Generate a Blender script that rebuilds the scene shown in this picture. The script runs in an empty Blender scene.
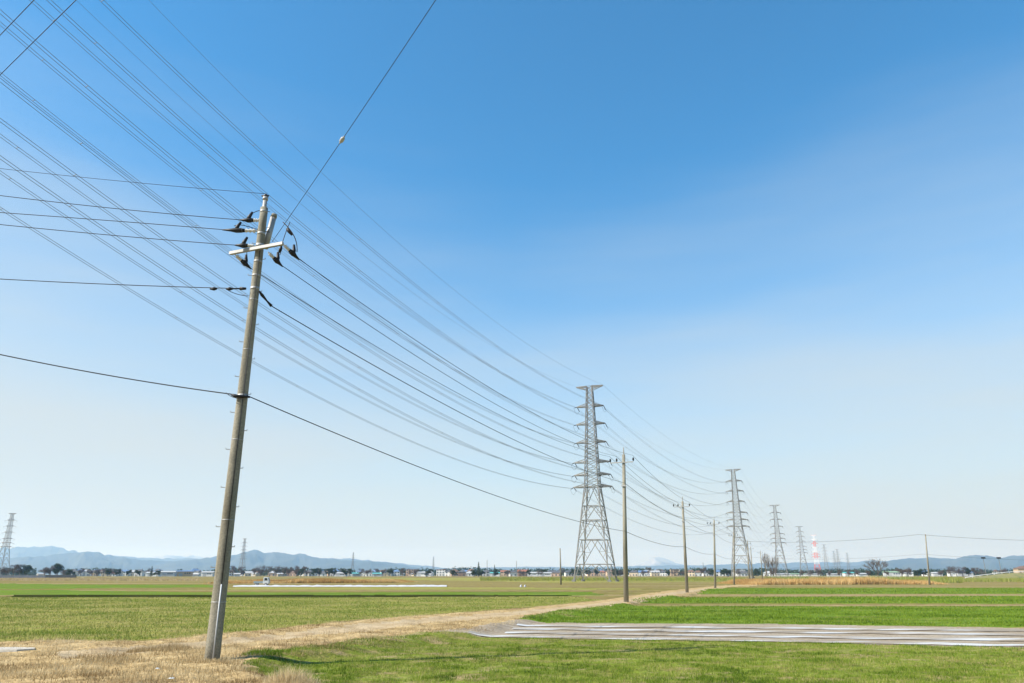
import bpy, math, random
import numpy as np
R = math.radians
random.seed(7); rng = np.random.default_rng(7)
sc = bpy.context.scene
C = sc.collection

# ------------------------------------------------------------------ camera
CAMZ = 1.7; F = 735.0; TH = math.atan(233/F); ct, st = math.cos(TH), math.sin(TH)
cd = bpy.data.cameras.new('camera'); cam = bpy.data.objects.new('camera', cd); C.objects.link(cam)
cam.location = (0, 0, CAMZ); cam.rotation_euler = (R(90)+TH, 0, 0)
cd.sensor_width = 36; cd.lens = 36*F/1024; cd.clip_start = .1; cd.clip_end = 80000
sc.camera = cam
# ------------------------------------------------------------------ sky, sun, exposure
SUN_EL, SAZ = 42.0, math.atan2(-.94, -.34)         # compass angle of the sun (x=sin, y=cos)
w = bpy.data.worlds.new('World'); sc.world = w; w.use_nodes = True
nt = w.node_tree; nt.nodes.clear()
sky = nt.nodes.new('ShaderNodeTexSky'); sky.sky_type = 'NISHITA'; sky.sun_disc = False
sky.sun_elevation = R(SUN_EL); sky.sun_rotation = SAZ
sky.air_density = 1.0; sky.dust_density = 0.1; sky.ozone_density = 9.0; sky.altitude = 0
bg = nt.nodes.new('ShaderNodeBackground'); bg.inputs[1].default_value = .13
wo = nt.nodes.new('ShaderNodeOutputWorld')
# thin high veil of cirrus, denser towards the horizon and in the east, broken by stretched noise
tcw = nt.nodes.new('ShaderNodeTexCoord'); sxw = nt.nodes.new('ShaderNodeSeparateXYZ'); nt.links.new(tcw.outputs['Generated'], sxw.inputs[0])
def wmath(op, a, b=None, clamp=False):
    n = nt.nodes.new('ShaderNodeMath'); n.operation = op; n.use_clamp = clamp
    for i, q in enumerate((a, b)):
        if q is None: continue
        if isinstance(q, (int, float)): n.inputs[i].default_value = q
        else: nt.links.new(q, n.inputs[i])
    return n.outputs[0]
el = wmath('MAXIMUM', sxw.outputs['Z'], 0.0)
mpw = nt.nodes.new('ShaderNodeMapping'); mpw.inputs['Scale'].default_value = (1.0, 1.5, 8.0); mpw.inputs['Rotation'].default_value = (0, R(-7), 0); mpw.inputs['Location'].default_value = (3.3, 1.7, .6)
nt.links.new(tcw.outputs['Generated'], mpw.inputs[0])
nzw = nt.nodes.new('ShaderNodeTexNoise'); nzw.inputs['Scale'].default_value = 1.6; nzw.inputs['Detail'].default_value = 7; nzw.inputs['Roughness'].default_value = .5
nt.links.new(mpw.outputs[0], nzw.inputs['Vector'])
east = wmath('ADD', wmath('MULTIPLY', wmath('MAXIMUM', sxw.outputs['X'], 0.0), .11), wmath('MULTIPLY', wmath('MAXIMUM', wmath('MULTIPLY', sxw.outputs['X'], -1.0), 0.0), .20))
up = wmath('SUBTRACT', wmath('ADD', el, wmath('MULTIPLY', wmath('SUBTRACT', nzw.outputs[0], .5), .24)), east)
vr = nt.nodes.new('ShaderNodeMapRange'); vr.interpolation_type = 'SMOOTHSTEP'; vr.inputs[1].default_value = .53; vr.inputs[2].default_value = -.04; nt.links.new(up, vr.inputs[0]); veil = vr.outputs[0]
veil = wmath('MULTIPLY', veil, .95)
mxw = nt.nodes.new('ShaderNodeMix'); mxw.data_type = 'RGBA'; nt.links.new(veil, mxw.inputs['Factor'])
hsv = nt.nodes.new('ShaderNodeHueSaturation'); hsv.inputs['Hue'].default_value = .484; hsv.inputs['Saturation'].default_value = 1.12; nt.links.new(sky.outputs[0], hsv.inputs['Color'])
nt.links.new(hsv.outputs[0], mxw.inputs['A']); mxw.inputs['B'].default_value = (3.0, 3.22, 3.17, 1)
nt.links.new(mxw.outputs['Result'], bg.inputs[0]); nt.links.new(bg.outputs[0], wo.inputs[0])
sl = bpy.data.lights.new('sun', 'SUN'); sl.energy = 5.0; sl.angle = R(.53); sl.color = (1, .95, .86)
so = bpy.data.objects.new('sun', sl); C.objects.link(so)
from mathutils import Vector, Matrix
ce, se = math.cos(R(SUN_EL)), math.sin(R(SUN_EL))
sdir = Vector((math.sin(SAZ)*ce, math.cos(SAZ)*ce, se))
so.rotation_euler = sdir.to_track_quat('Z', 'Y').to_euler()
sc.view_settings.view_transform = 'Standard'; sc.view_settings.look = 'None'
sc.view_settings.exposure = .80; sc.view_settings.gamma = 1; sc.view_settings.use_curve_mapping = False
sc.render.engine = 'CYCLES'; sc.render.resolution_x = 1024; sc.render.resolution_y = 683
sc.cycles.volume_bounces = 1; sc.cycles.max_bounces = 6; sc.cycles.transparent_max_bounces = 12

# ------------------------------------------------------------------ helpers
def ray(px, py):
    u, v = (px-512)/F, (341.5-py)/F
    return np.array([u, ct-v*st, st+v*ct])
def g(px, py, z=0.):                                   # a point of the ground
    r = ray(px, py); k = (z-CAMZ)/r[2]
    return np.array([r[0]*k, r[1]*k])
def atY(px, py, Y):                                    # a point at distance Y
    r = ray(px, py); k = Y/r[1]
    return Vector((r[0]*k, Y, CAMZ+r[2]*k))
def xat(px, Y, py=576):
    r = ray(px, py); return r[0]/r[1]*Y
def zat(py, Y): r = ray(512, py); return CAMZ+r[2]/r[1]*Y

class MB:
    def __init__(s): s.v = []; s.f = []; s.sm = True
    def add(s, vs, fs):
        n = len(s.v); s.v += [tuple(p) for p in vs]; s.f += [tuple(i+n for i in f) for f in fs]; return s
    def box(s, c, d, rz=0):
        x, y, z = d[0]/2, d[1]/2, d[2]/2; m = Matrix.Rotation(rz, 3, 'Z'); c = Vector(c)
        vs = [m@Vector((a*x, b*y, e*z))+c for a in(-1, 1) for b in(-1, 1) for e in(-1, 1)]
        return s.add(vs, [(0,1,3,2),(4,6,7,5),(0,4,5,1),(2,3,7,6),(0,2,6,4),(1,5,7,3)])
    def tube(s, pts, r, n=6, cap=True):
        pts = [Vector(p) for p in pts]; m = len(pts); rs = r if hasattr(r, '__len__') else [r]*m
        rings = []
        t0 = (pts[1]-pts[0]).normalized(); a = t0.orthogonal().normalized()
        for i in range(m):
            t = (pts[min(i+1, m-1)]-pts[max(i-1, 0)])
            t = t.normalized() if t.length > 1e-9 else t0
            a = (a-t*a.dot(t)); a = a.normalized() if a.length > 1e-6 else t.orthogonal().normalized()
            b = t.cross(a)
            rings.append([pts[i]+(a*math.cos(2*math.pi*k/n)+b*math.sin(2*math.pi*k/n))*rs[i] for k in range(n)])
        vs = [p for q in rings for p in q]; fs = []
        for i in range(m-1):
            for k in range(n):
                fs.append((i*n+k, i*n+(k+1) % n, (i+1)*n+(k+1) % n, (i+1)*n+k))
        if cap: fs += [tuple(range(n-1, -1, -1)), tuple((m-1)*n+k for k in range(n))]
        return s.add(vs, fs)
    def bar(s, a, b, t): return s.tube([a, b], t*.7071, 4)
    def build(s, name, mat, parent=None, smooth=False):
        me = bpy.data.meshes.new(name); me.from_pydata(s.v, [], s.f); me.materials.append(mat)
        if smooth: me.polygons.foreach_set('use_smooth', [True]*len(me.polygons))
        me.update(); o = bpy.data.objects.new(name, me); C.objects.link(o)
        if parent: o.parent = parent
        return o
def npmesh(name, v, f, mat, tint=None, smooth=False):
    me = bpy.data.meshes.new(name); v = np.asarray(v, np.float32); f = np.asarray(f, np.int32)
    k = f.shape[1]
    me.vertices.add(len(v)); me.vertices.foreach_set('co', v.ravel())
    me.loops.add(f.size); me.loops.foreach_set('vertex_index', f.ravel())
    me.polygons.add(len(f)); me.polygons.foreach_set('loop_start', np.arange(len(f), dtype=np.int32)*k)
    me.polygons.foreach_set('loop_total', np.full(len(f), k, np.int32))
    if smooth: me.polygons.foreach_set('use_smooth', np.ones(len(f), bool))
    if tint is not None:
        a = me.attributes.new('tint', 'FLOAT', 'POINT'); a.data.foreach_set('value', np.asarray(tint, np.float32))
    me.materials.append(mat); me.update(calc_edges=True)
    o = bpy.data.objects.new(name, me); C.objects.link(o); return o
def tag(o, label=None, cat=None, group=None, kind=None):
    if label: o['label'] = label
    if cat: o['category'] = cat
    if group: o['group'] = group
    if kind: o['kind'] = kind
    return o
def empty(name, loc, rz=0):
    o = bpy.data.objects.new(name, None); C.objects.link(o); o.location = loc; o.rotation_euler = (0, 0, rz); return o
def copy_tree(o, parent=None):
    c = o.copy(); C.objects.link(c)
    if parent: c.parent = parent
    for k in list(kids.get(o.name, [])): copy_tree(k, c)
    return c
kids = {}
def rekids():
    kids.clear()
    for o in C.objects:
        if o.parent: kids.setdefault(o.parent.name, []).append(o)
ORD = ['first','second','third','fourth','fifth','sixth','seventh','eighth','ninth','tenth','eleventh','twelfth','thirteenth',
 'fourteenth','fifteenth','sixteenth','seventeenth','eighteenth','nineteenth','twentieth','twenty-first','twenty-second','twenty-third','twenty-fourth']

def N(t, k, **kw):
    n = t.nodes.new('ShaderNode'+k)
    for a, b in kw.items(): setattr(n, a, b)
    return n
def mat(name, cols, scale=1.0, rough=.8, bump=0, stretch=(1,1,1), rot=0, detail=6, fine=None, metal=0, spec=.3, obj=False, contrast=(.3,.7)):
    """procedural material: noise ramp through cols; optional fine second noise that varies brightness"""
    m = bpy.data.materials.new(name); m.use_nodes = True; t = m.node_tree
    b = t.nodes['Principled BSDF']; b.inputs['Roughness'].default_value = rough; b.inputs['Metallic'].default_value = metal
    b.inputs['Specular IOR Level'].default_value = spec
    tc = N(t, 'TexCoord'); mp = N(t, 'Mapping'); mp.inputs['Scale'].default_value = stretch; mp.inputs['Rotation'].default_value = (0,0,rot)
    t.links.new(tc.outputs['Object'], mp.inputs[0])
    n = N(t, 'TexNoise'); n.inputs['Scale'].default_value = scale; n.inputs['Detail'].default_value = detail
    t.links.new(mp.outputs[0], n.inputs['Vector'])
    r = N(t, 'ValToRGB'); e = r.color_ramp.elements
    k = len(cols)
    for i, c in enumerate(cols):
        p = contrast[0]+(contrast[1]-contrast[0])*(i/max(k-1, 1))
        if i < 2: e[i].position = p; el = e[i]
        else: el = e.new(p)
        el.color = (*c, 1)
    if k == 1: e[1].color = (*cols[0], 1); e[1].position = .9
    t.links.new(n.outputs[0], r.inputs[0]); out = r.outputs[0]
    if fine:
        n2 = N(t, 'TexNoise'); n2.inputs['Scale'].default_value = fine[0]; n2.inputs['Detail'].default_value = 4
        t.links.new(tc.outputs['Object'], n2.inputs['Vector'])
        mr = N(t, 'MapRange'); mr.inputs[1].default_value = .3; mr.inputs[2].default_value = .7
        mr.inputs[3].default_value = 1-fine[1]; mr.inputs[4].default_value = 1+fine[1]
        t.links.new(n2.outputs[0], mr.inputs[0])
        vm = N(t, 'VectorMath', operation='SCALE'); t.links.new(out, vm.inputs[0]); t.links.new(mr.outputs[0], vm.inputs['Scale']); out = vm.outputs[0]
    t.links.new(out, b.inputs['Base Color'])
    if bump:
        bp = N(t, 'Bump'); bp.inputs['Strength'].default_value = bump; bp.inputs['Distance'].default_value = .05
        t.links.new((n2 if fine else n).outputs[0], bp.inputs['Height']); t.links.new(bp.outputs[0], b.inputs['Normal'])
    return m
def blade_mat(name, cols, trans=.25, patch=None):
    m = bpy.data.materials.new(name); m.use_nodes = True; t = m.node_tree
    b = t.nodes['Principled BSDF']; b.inputs['Roughness'].default_value = .7; b.inputs['Specular IOR Level'].default_value = .2
    a = N(t, 'Attribute', attribute_name='tint'); r = N(t, 'ValToRGB'); e = r.color_ramp.elements
    for i, c in enumerate(cols):
        p = i/(len(cols)-1)
        if i < 2: e[i].position = p; el = e[i]
        else: el = e.new(p)
        el.color = (*c, 1)
    t.links.new(a.outputs['Fac'], r.inputs[0]); t.links.new(r.outputs[0], b.inputs['Base Color'])
    tr = N(t, 'BsdfTranslucent'); t.links.new(r.outputs[0], tr.inputs[0]); mx = N(t, 'MixShader'); mx.inputs[0].default_value = trans
    t.links.new(b.outputs[0], mx.inputs[1]); t.links.new(tr.outputs[0], mx.inputs[2])
    t.links.new(mx.outputs[0], t.nodes['Material Output'].inputs['Surface']); return m
def plain(name, c, rough=.7, metal=0, var=.12, scale=3):
    d = tuple(x*(1-var) for x in c); l = tuple(min(1, x*(1+var)) for x in c)
    return mat(name, [d, l], scale=scale, rough=rough, metal=metal)

# ---- numpy noise
_P = rng.random((512, 512))
def vnoise(x, y):
    xi = np.floor(x).astype(int); yi = np.floor(y).astype(int); fx, fy = x-xi, y-yi
    fx = fx*fx*(3-2*fx); fy = fy*fy*(3-2*fy); a = lambda i, j: _P[(xi+i) % 512, (yi+j) % 512]
    return (a(0,0)*(1-fx)+a(1,0)*fx)*(1-fy)+(a(0,1)*(1-fx)+a(1,1)*fx)*fy
def fbm(x, y, o=4):
    s = 0; k = 1; tt = 0
    for i in range(o): s = s+k*vnoise(x*2**i+i*17.3, y*2**i+i*9.1); tt += k; k *= .5
    return s/tt
def inside(poly, x, y):
    r = np.zeros(x.shape, bool); n = len(poly)
    for i in range(n):
        x1, y1 = poly[i]; x2, y2 = poly[(i+1) % n]
        if y1 == y2: continue
        r ^= ((y1 > y) != (y2 > y)) & (x < (x2-x1)*(y-y1)/(y2-y1)+x1)
    return r
def pdist(poly, x, y):
    d = np.full(x.shape, 1e9); n = len(poly)
    for i in range(n):
        x1, y1 = poly[i]; x2, y2 = poly[(i+1) % n]; dx, dy = x2-x1, y2-y1
        k = np.clip(((x-x1)*dx+(y-y1)*dy)/(dx*dx+dy*dy+1e-12), 0, 1)
        d = np.minimum(d, np.hypot(x-x1-k*dx, y-y1-k*dy))
    return d
def P(*pts, z=0.): return np.array([g(a, b, z) for a, b in pts])

# ------------------------------------------------------------------ ground layout (plan outlines, metres)
VERGE = P((-700,660),(-200,648),(0,641.5),(60,640.5),(140,640),(180,637),(205,634),(250,631),(330,622),(420,615),(510,609),(560,604),(600,600),(640,594),(662,591),
  (690,587.5),(720,585),(735,583.8),(765,582.6),(764,583.8),(730,586.8),(700,590),(690,593.8),(668,597),(640,600),(622,605),(590,610),(560,613.5),(530,619),
  (512,622),(470,633),(430,636),(400,640),(330,650),(290,655),(262,661),(245,668),(262,675),(300,683),(340,700),(420,760),(-300,900),(-1500,900))
ROAD = P((60,651),(120,648),(205,640.5),(250,636),(330,627),(420,618.5),(510,612),(600,603),(640,597),(665,592.5),(700,588.3),(735,585),(735,585.8),(700,589.6),(668,595.5),(645,599),(606,606),
  (515,615.5),(425,624),(335,633.5),(250,642.5),(205,647.5),(120,655),(60,659))
PF = lambda *pts: P(*pts, z=-.15)
FIELDS = [
 ('crop_soil', PF((245,668),(262,661),(290,655),(330,650),(400,640),(430,637.5),(600,638.5),(760,641.5),(1024,648),(1500,660),(2600,760),(420,760),(340,700),(300,683),(262,675))),
 ('crop_field', PF((515,622.5),(560,613.5),(622,605.8),(1024,606.5),(1600,608),(1600,634),(1024,627.5),(760,624))),
 ('crop_field', PF((642,600.4),(668,597.5),(1024,596),(1600,597),(1600,604.5),(1024,603.4),(630,603.2))),
 ('crop_field', PF((705,590.2),(735,588),(1500,587.7),(1500,594.4),(1024,594),(694,593.8))),
 ('bare_soil', PF((430,637.5),(470,633),(515,622.5),(760,624),(1024,628),(1600,635),(1600,664),(1024,648),(760,641.5),(600,638.5))),
 ('stubble_field', PF((-900,597),(0,597.2),(300,597.4),(575,596.4),(598,600),(560,604),(510,609),(420,615),(330,622),(250,631),(205,634),(180,637),(140,640),(60,640.5),(0,641.5),(-200,648),(-900,664))),
 ('crop_field', PF((-900,583),(0,583.6),(200,584.8),(232,587.3),(0,589),(-900,589))),
 ('crop_field', PF((-900,589.5),(0,589.5),(200,592.2),(590,591.8),(604,595.5),(560,595.2),(-900,595))),
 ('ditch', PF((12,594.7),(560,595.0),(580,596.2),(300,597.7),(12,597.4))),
 ('stubble_field', PF((345,577.6),(745,577.6),(735,582.2),(560,582.6),(440,580.5),(345,579.6))),
 ('stubble_field', PF((232,587.3),(450,587),(640,588.5),(640,589.5),(232,589.4))),
 ('stubble_field', PF((960,578),(1500,578),(1500,581),(960,580.5))),
]
def hgt(x, y):
    near = y < 140
    z = np.full(x.shape, -.15)
    if near.any():
        xn, yn = x[near], y[near]; ins = inside(VERGE, xn, yn); d = pdist(VERGE, xn, yn); d = np.where(ins, d, -d)
        k = np.clip((d+.55)/.9, 0, 1); k = k*k*(3-2*k); fade = np.clip((140-yn)/60, 0, 1)
        z[near] = -.15+.15*k*fade
        inr = inside(ROAD, xn, yn); dr = np.where(inr, pdist(ROAD, xn, yn), 0)
        z[near] -= .06*np.clip(dr/.35, 0, 1)*np.clip((50-yn)/20, 0, 1)
        z[near] += (fbm(xn*1.1, yn*1.1, 4)-.5)*(.045+.10*k)*np.clip((60-yn)/30, 0, 1)
    return z
GM = {
 'grass_verge': mat('dry_grass_ground', [(.22,.15,.065),(.38,.27,.13),(.48,.36,.19)], scale=1.6, fine=(14,.4), bump=.5, spec=.03),
 'dirt_road': mat('dirt_road', [(.30,.215,.12),(.39,.295,.175),(.46,.36,.23)], scale=1.2, fine=(16,.25), bump=.3, spec=.03),
 'crop_field': mat('crop_ground', [(.13,.12,.03),(.09,.15,.012),(.12,.185,.016),(.18,.17,.05)], scale=.5, stretch=(.35,1.2,1), fine=(9,.35), bump=.5, spec=.03),
 'crop_soil': mat('crop_soil', [(.26,.195,.10),(.17,.165,.04),(.14,.18,.02),(.28,.215,.11)], scale=1.3, stretch=(.6,1,1), fine=(11,.35), bump=.5, spec=.03),
 'bare_soil': mat('bare_soil', [(.21,.165,.11),(.29,.235,.17),(.36,.31,.24)], scale=1.0, stretch=(.12,2.2,1), fine=(12,.25), bump=.4, spec=.05),
 'stubble_field': mat('stubble_ground', [(.17,.185,.03),(.215,.21,.045),(.25,.215,.07),(.19,.21,.035)], scale=.6, stretch=(.4,1,1), fine=(6,.35), bump=.5, spec=.03),
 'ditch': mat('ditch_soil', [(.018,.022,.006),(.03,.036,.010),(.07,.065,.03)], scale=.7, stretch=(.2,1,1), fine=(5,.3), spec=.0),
 'dry_field': mat('dry_field', [(.13,.135,.038),(.20,.15,.07),(.165,.15,.045),(.27,.205,.11),(.16,.15,.045)], scale=.13, stretch=(.05,1,1), fine=(1.2,.25), spec=.0),
}
def build_ground():
    iy = np.linspace(1/6., 1/900., 620); Y = np.concatenate([1/iy, [1200, 1700, 2500, 4000, 7000, 12000, 17500]])
    t = np.concatenate([np.linspace(-3.2, -1, 24)[:-1], np.linspace(-1, 1, 820), np.linspace(1, 3.2, 24)[1:]])
    YY, TT = np.meshgrid(Y, t, indexing='ij'); X = np.clip(TT*YY, -21500, 21500)
    Z = hgt(X.ravel(), YY.ravel()).reshape(X.shape)
    nr, nc = X.shape; idx = np.arange(nr*nc).reshape(nr, nc)
    f = np.stack([idx[:-1,:-1], idx[:-1,1:], idx[1:,1:], idx[1:,:-1]], -1).reshape(-1, 4)
    v = np.stack([X, YY, Z], -1).reshape(-1, 3); c = v[f].mean(1); cx, cy = c[:,0].astype(float), c[:,1].astype(float)
    amp = np.clip(.1+.006*cy, .15, 1.2)
    jx = cx+(fbm(cx*1.7, cy*1.7)-.5)*2.2*amp*1.5; jy = cy+(fbm(cx*1.3+40, cy*1.3+7)-.5)*2.2*amp+(fbm(cx*.09+3, cy*.02+5, 5)-.5)*np.clip(cy-35, 0, 200)*.10
    cls = np.full(len(f), 'dry_field', dtype='<U16')
    n = cy < 640
    def put(name, poly):
        k = np.zeros(len(f), bool); k[n] = inside(poly, jx[n], jy[n]); cls[k] = name
    put('grass_verge', VERGE)
    for nm, poly in FIELDS: put(nm, poly)
    put('dirt_road', ROAD)
    for nm in GM:
        s = f[cls == nm]; u, inv = np.unique(s, return_inverse=True)
        if nm == 'dry_field':                            # the sheet carries on behind the camera
            pass
        tag(npmesh(nm, v[u], inv.reshape(-1, 4), GM[nm], smooth=True), kind='structure')
    bk = MB().add([(-19000,-4000,-.26),(19000,-4000,-.26),(19000,5.95,-.26),(-19000,5.95,-.26)], [(0,1,2,3)])
    tag(bk.build('field_behind', GM['dry_field']), kind='structure')
build_ground()

# ------------------------------------------------------------------ hills
hill_m = mat('forest_hill', [(.028,.04,.04),(.045,.055,.05),(.065,.07,.06)], scale=.004, fine=(.02,.3))
snow_m = mat('snow_hill', [(.08,.09,.10),(.17,.18,.20),(.28,.29,.31)], scale=.0015, contrast=(.35,.55))
def hills(name, D, prof, m, depth, seed, rough=.25):
    az = np.linspace(-.95, .95, 1100); dd = np.linspace(0, 1, 26)
    px = np.array([p[0] for p in prof]); py = np.array([p[1] for p in prof])
    pxa = 512+F*az*1.05
    h = np.interp(pxa, px, [max(zat(q, D)+0, 1) for q in py])
    A, B = np.meshgrid(az, dd, indexing='ij')
    dist = D+(B-.55)*depth; X = A*dist; Yv = dist
    shape = np.where(B < .55, (B/.55)**.9, ((1-B)/.45)**.9)
    nz = fbm(A*38+seed, B*5+seed, 5)
    hh = h[:,None]*(.90+.17*fbm(A*130+seed, B*9+3, 5))*np.clip(shape*(1+(nz-.5)*2.6*(1-shape)), 0, None)
    Z = hh*dist/D*0+hh-1
    idx = np.arange(Z.size).reshape(Z.shape); f = np.stack([idx[:-1,:-1], idx[1:,:-1], idx[1:,1:], idx[:-1,1:]], -1).reshape(-1, 4)
    tag(npmesh(name, np.stack([X, Yv, Z], -1).reshape(-1, 3), f, m, smooth=True), kind='structure')
hills('hills', 8000, [(-300,552),(0,558),(30,556),(60,552),(80,550.5),(95,551.5),(110,555),(135,559),(160,561),(182,559.5),(200,558),(214,555),(232,554),(252,549),(262,552.5),(271,550.5),(290,553),(303,553.5),
  (316,557),(332,558),(345,560),(372,560.5),(395,563),(415,567),(440,570),(520,571.5),(640,571),(740,569),(800,567),(860,565),(892,560),(932,556),(950,558.5),(972,555),(990,553.5),(1005,557),(1016,554),(1040,555),(1400,560)], hill_m, 3400, 3.1)
hills('hills', 11500, [(-300,548),(0,546.5),(20,546),(45,545),(60,548.5),(75,551),(100,555),(140,557),(180,558),(215,558),(260,556),(300,556),(345,557.5),(400,563),(450,568),(520,566.5),(600,566.5),(700,564.5),(760,563),(860,561),(900,559),(1024,557),(1400,560)], hill_m, 3000, 9.4)
hills('snow_mountains', 15000, [(-300,570),(120,566),(150,556.5),(165,554.5),(178,555.5),(195,555),(215,561),(300,572),(600,572),(630,567),(648,560),(656,556.5),(664,557.5),(680,563.5),(720,571),(1400,572)], snow_m, 2600, 5.5)

# ------------------------------------------------------------------ lattice towers
steel = mat('galvanised_steel', [(.14,.14,.14),(.20,.195,.18),(.27,.25,.22)], scale=.6, rough=.55, metal=.2)
glass_ins = plain('dark_insulator', (.05,.05,.055), rough=.35)
wire_m = plain('aluminium_wire', (.20,.20,.205), rough=.5, metal=.3)
black_m = plain('black_rubber', (.012,.012,.013), rough=.5)
AY = [385.7,405.6,423.2,441.5,461.3,474,486]; D1 = 213.
HZ = [zat(y, D1) for y in AY]; AL0 = [4.6,4.6,5.0,5.0,6.2,6.2,6.5]; AL = [4.0,4.0,4.3,4.4,5.2,5.3,5.6]
BODY = [(0,4.95),(HZ[6],1.95),(HZ[1],1.05),(HZ[0],.78)]
def bw(z): return float(np.interp(z, [b[0] for b in BODY], [b[1] for b in BODY]))
TOWER_Z = -.25
def make_tower(mt):
    root = empty('lattice_tower', (0,0,0))
    Zl = [0]+[zat(y, D1) for y in (563.4,539,519.6,505.3)]+[HZ[6]]
    up = [HZ[6]]
    for a, b in zip(HZ[6:0:-1], HZ[5::-1]):
        k = max(1, round((b-a)/1.55)); up += [a+(b-a)*(i+1)/k for i in range(k)]
    cor = [(-1,-1),(1,-1),(1,1),(-1,1)]
    cp = lambda c, z: Vector((c[0]*bw(z), c[1]*bw(z), z))
    for c in cor:
        m = MB()
        zs = [0, HZ[6], HZ[1], HZ[0]]
        for a, b in zip(zs[:-1], zs[1:]): m.bar(cp(c, a), cp(c, b), .26 if a < 1 else .2)
        m.box(cp(c, 0)+Vector((0,0,.2)), (.9,.9,.8))
        m.build('leg', mt, root)
    lo = MB(); hi = MB()
    for i in range(4):
        c1, c2 = cor[i], cor[(i+1) % 4]
        for j, (a, b) in enumerate(zip(Zl[:-1], Zl[1:])):
            mid = (cp(c1, b)+cp(c2, b))/2
            lo.bar(cp(c1, b), cp(c2, b), .16); lo.bar(cp(c1, a), mid, .15); lo.bar(cp(c2, a), mid, .15)
            for cc in (c1, c2):                             # secondary bracing
                q = (cp(cc, a)+mid)/2; e = cp(cc, (a+b)/2); lo.bar(q, e, .09); lo.bar(q, cp(cc, b), .09); lo.bar(e, (cp(cc, a)*.75+mid*.25), .08)
        for a, b in zip(up[:-1], up[1:]):
            hi.bar(cp(c1, b), cp(c2, b), .11); hi.bar(cp(c1, a), cp(c2, b), .11); hi.bar(cp(c2, a), cp(c1, b), .11)
    for z in Zl[1:]: lo.bar(cp(cor[0], z), cp(cor[2], z), .08); lo.bar(cp(cor[1], z), cp(cor[3], z), .08)
    for k in range(14):                                     # step ladder plates on two legs
        pass
    lo.build('lower_bracing', mt, root); hi.build('upper_bracing', mt, root)
    for i, z in enumerate(HZ):
        h = .7 if i else -1.0
        for sd in (-1, 1):
            m = MB(); tip = Vector((sd*AL[i], 0, z)); b = bw(z)
            for yy in (-1, 1):
                A = Vector((sd*b, yy*b, z)); B = Vector((sd*bw(z+h), yy*bw(z+h), z+h))
                tp = tip+Vector((0, yy*.35, 0)); m.bar(A, tp, .22); m.bar(B, tp, .18)
                for k in (.33, .66):
                    m.bar(A.lerp(tp, k), B.lerp(tp, k), .08); m.bar(A.lerp(tp, k-.33), B.lerp(tp, k), .08)
            for k in (.25, .5, .75, 1): 
                q = lambda yy, k: Vector((sd*b, yy*b, z)).lerp(tip+Vector((0, yy*.35, 0)), k)
                m.bar(q(-1, k), q(1, k), .09); m.bar(q(-1, k-.25), q(1, k), .08)
            m.build('crossarm', mt, root)
            if i:
                for yy in (-1, 1):
                    s = MB(); a = tip+Vector((0, yy*.4, -.05)); e = tip+Vector((0, yy*2.9, -.75)); n = 11
                    pts = []; rs = []
                    for k in range(n*2+1): pts.append(a.lerp(e, k/(2*n))); rs.append(.12 if k % 2 else .04)
                    s.tube(pts, rs, 6); s.build('insulator_string', glass_ins, root)
                j = MB(); pts = []
                for k in range(13):
                    q = k/12; pts.append(tip+Vector((sd*.25, (q*2-1)*2.9, -.75-1.2*(1-(q*2-1)**2))))
                j.tube(pts, .03, 5); j.build('jumper_cable', black_m, root)
    return root
def face_dir(o, dx, dy): o.rotation_euler = (0, 0, math.atan2(dy, dx)-math.pi/2)
T = [(23.1,213.),(118.,395.),(212.,606.),(334.,880.),(429.,1080.),(585.,1430.)]
dT = np.array([.34,.94]); pT = np.array([.94,-.34])
T0 = np.array([-65.58, 42.52])
tower = make_tower(steel); tower.location = (*T[0], TOWER_Z); face_dir(tower, *dT)
tag(tower, 'largest grey lattice pylon, with seven crossarm levels, left of the tall thin pole', 'pylon', 'lattice pylons')
rekids()
pale_steel = steel
rw = bpy.data.materials.new('red_white_bands'); rw.use_nodes = True
t_ = rw.node_tree; tc = N(t_, 'TexCoord'); sx = N(t_, 'SeparateXYZ'); t_.links.new(tc.outputs['Object'], sx.inputs[0])
mm = N(t_, 'Math', operation='MULTIPLY'); mm.inputs[1].default_value = 1/15.8; t_.links.new(sx.outputs['Z'], mm.inputs[0])
fr = N(t_, 'Math', operation='FRACT'); t_.links.new(mm.outputs[0], fr.inputs[0]); gt = N(t_, 'Math', operation='GREATER_THAN'); gt.inputs[1].default_value = .5; t_.links.new(fr.outputs[0], gt.inputs[0])
mx = N(t_, 'Mix', data_type='RGBA'); mx.inputs['A'].default_value = (.8,.8,.8,1); mx.inputs['B'].default_value = (.75,.09,.05,1)
t_.links.new(gt.outputs[0], mx.inputs['Factor']); t_.links.new(mx.outputs['Result'], t_.nodes['Principled BSDF'].inputs['Base Color'])
def add_tower(x, y, dx, dy, label, scale=1, m=None):
    o = copy_tree(tower); o.location = (x, y, TOWER_Z); face_dir(o, dx, dy); o.scale = (scale,)*3; o['label'] = label
    if m:
        rekids()
        for k in kids[o.name]:
            if k.name.split('.')[0] in ('leg','crossarm','lower_bracing','upper_bracing'):
                k.material_slots[0].link = 'OBJECT'; k.material_slots[0].material = m
    return o
add_tower(*T[1], .42, .9, 'second largest grey lattice pylon, rising behind the slim poles right of centre')
add_tower(*T[2], .42, .9, 'grey lattice pylon behind bare shrubs, third in the receding line right of the biggest pylon')
add_tower(*T[3], .42, .9, 'faint grey lattice pylon immediately left of the red and white pylon')
add_tower(*T[4], .42, .9, 'red and white banded lattice pylon far off', 1, rw)
add_tower(*T[5], .42, .9, 'faint small grey pylon immediately right of the red and white pylon')
add_tower(770, 1830, .3, .9, 'tiny faint pylon on the right horizon, second right of the red and white pylon')
add_tower(719, 1690, .5, .9, 'tiny faint pylon on the right horizon, third right of the red and white pylon')
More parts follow.
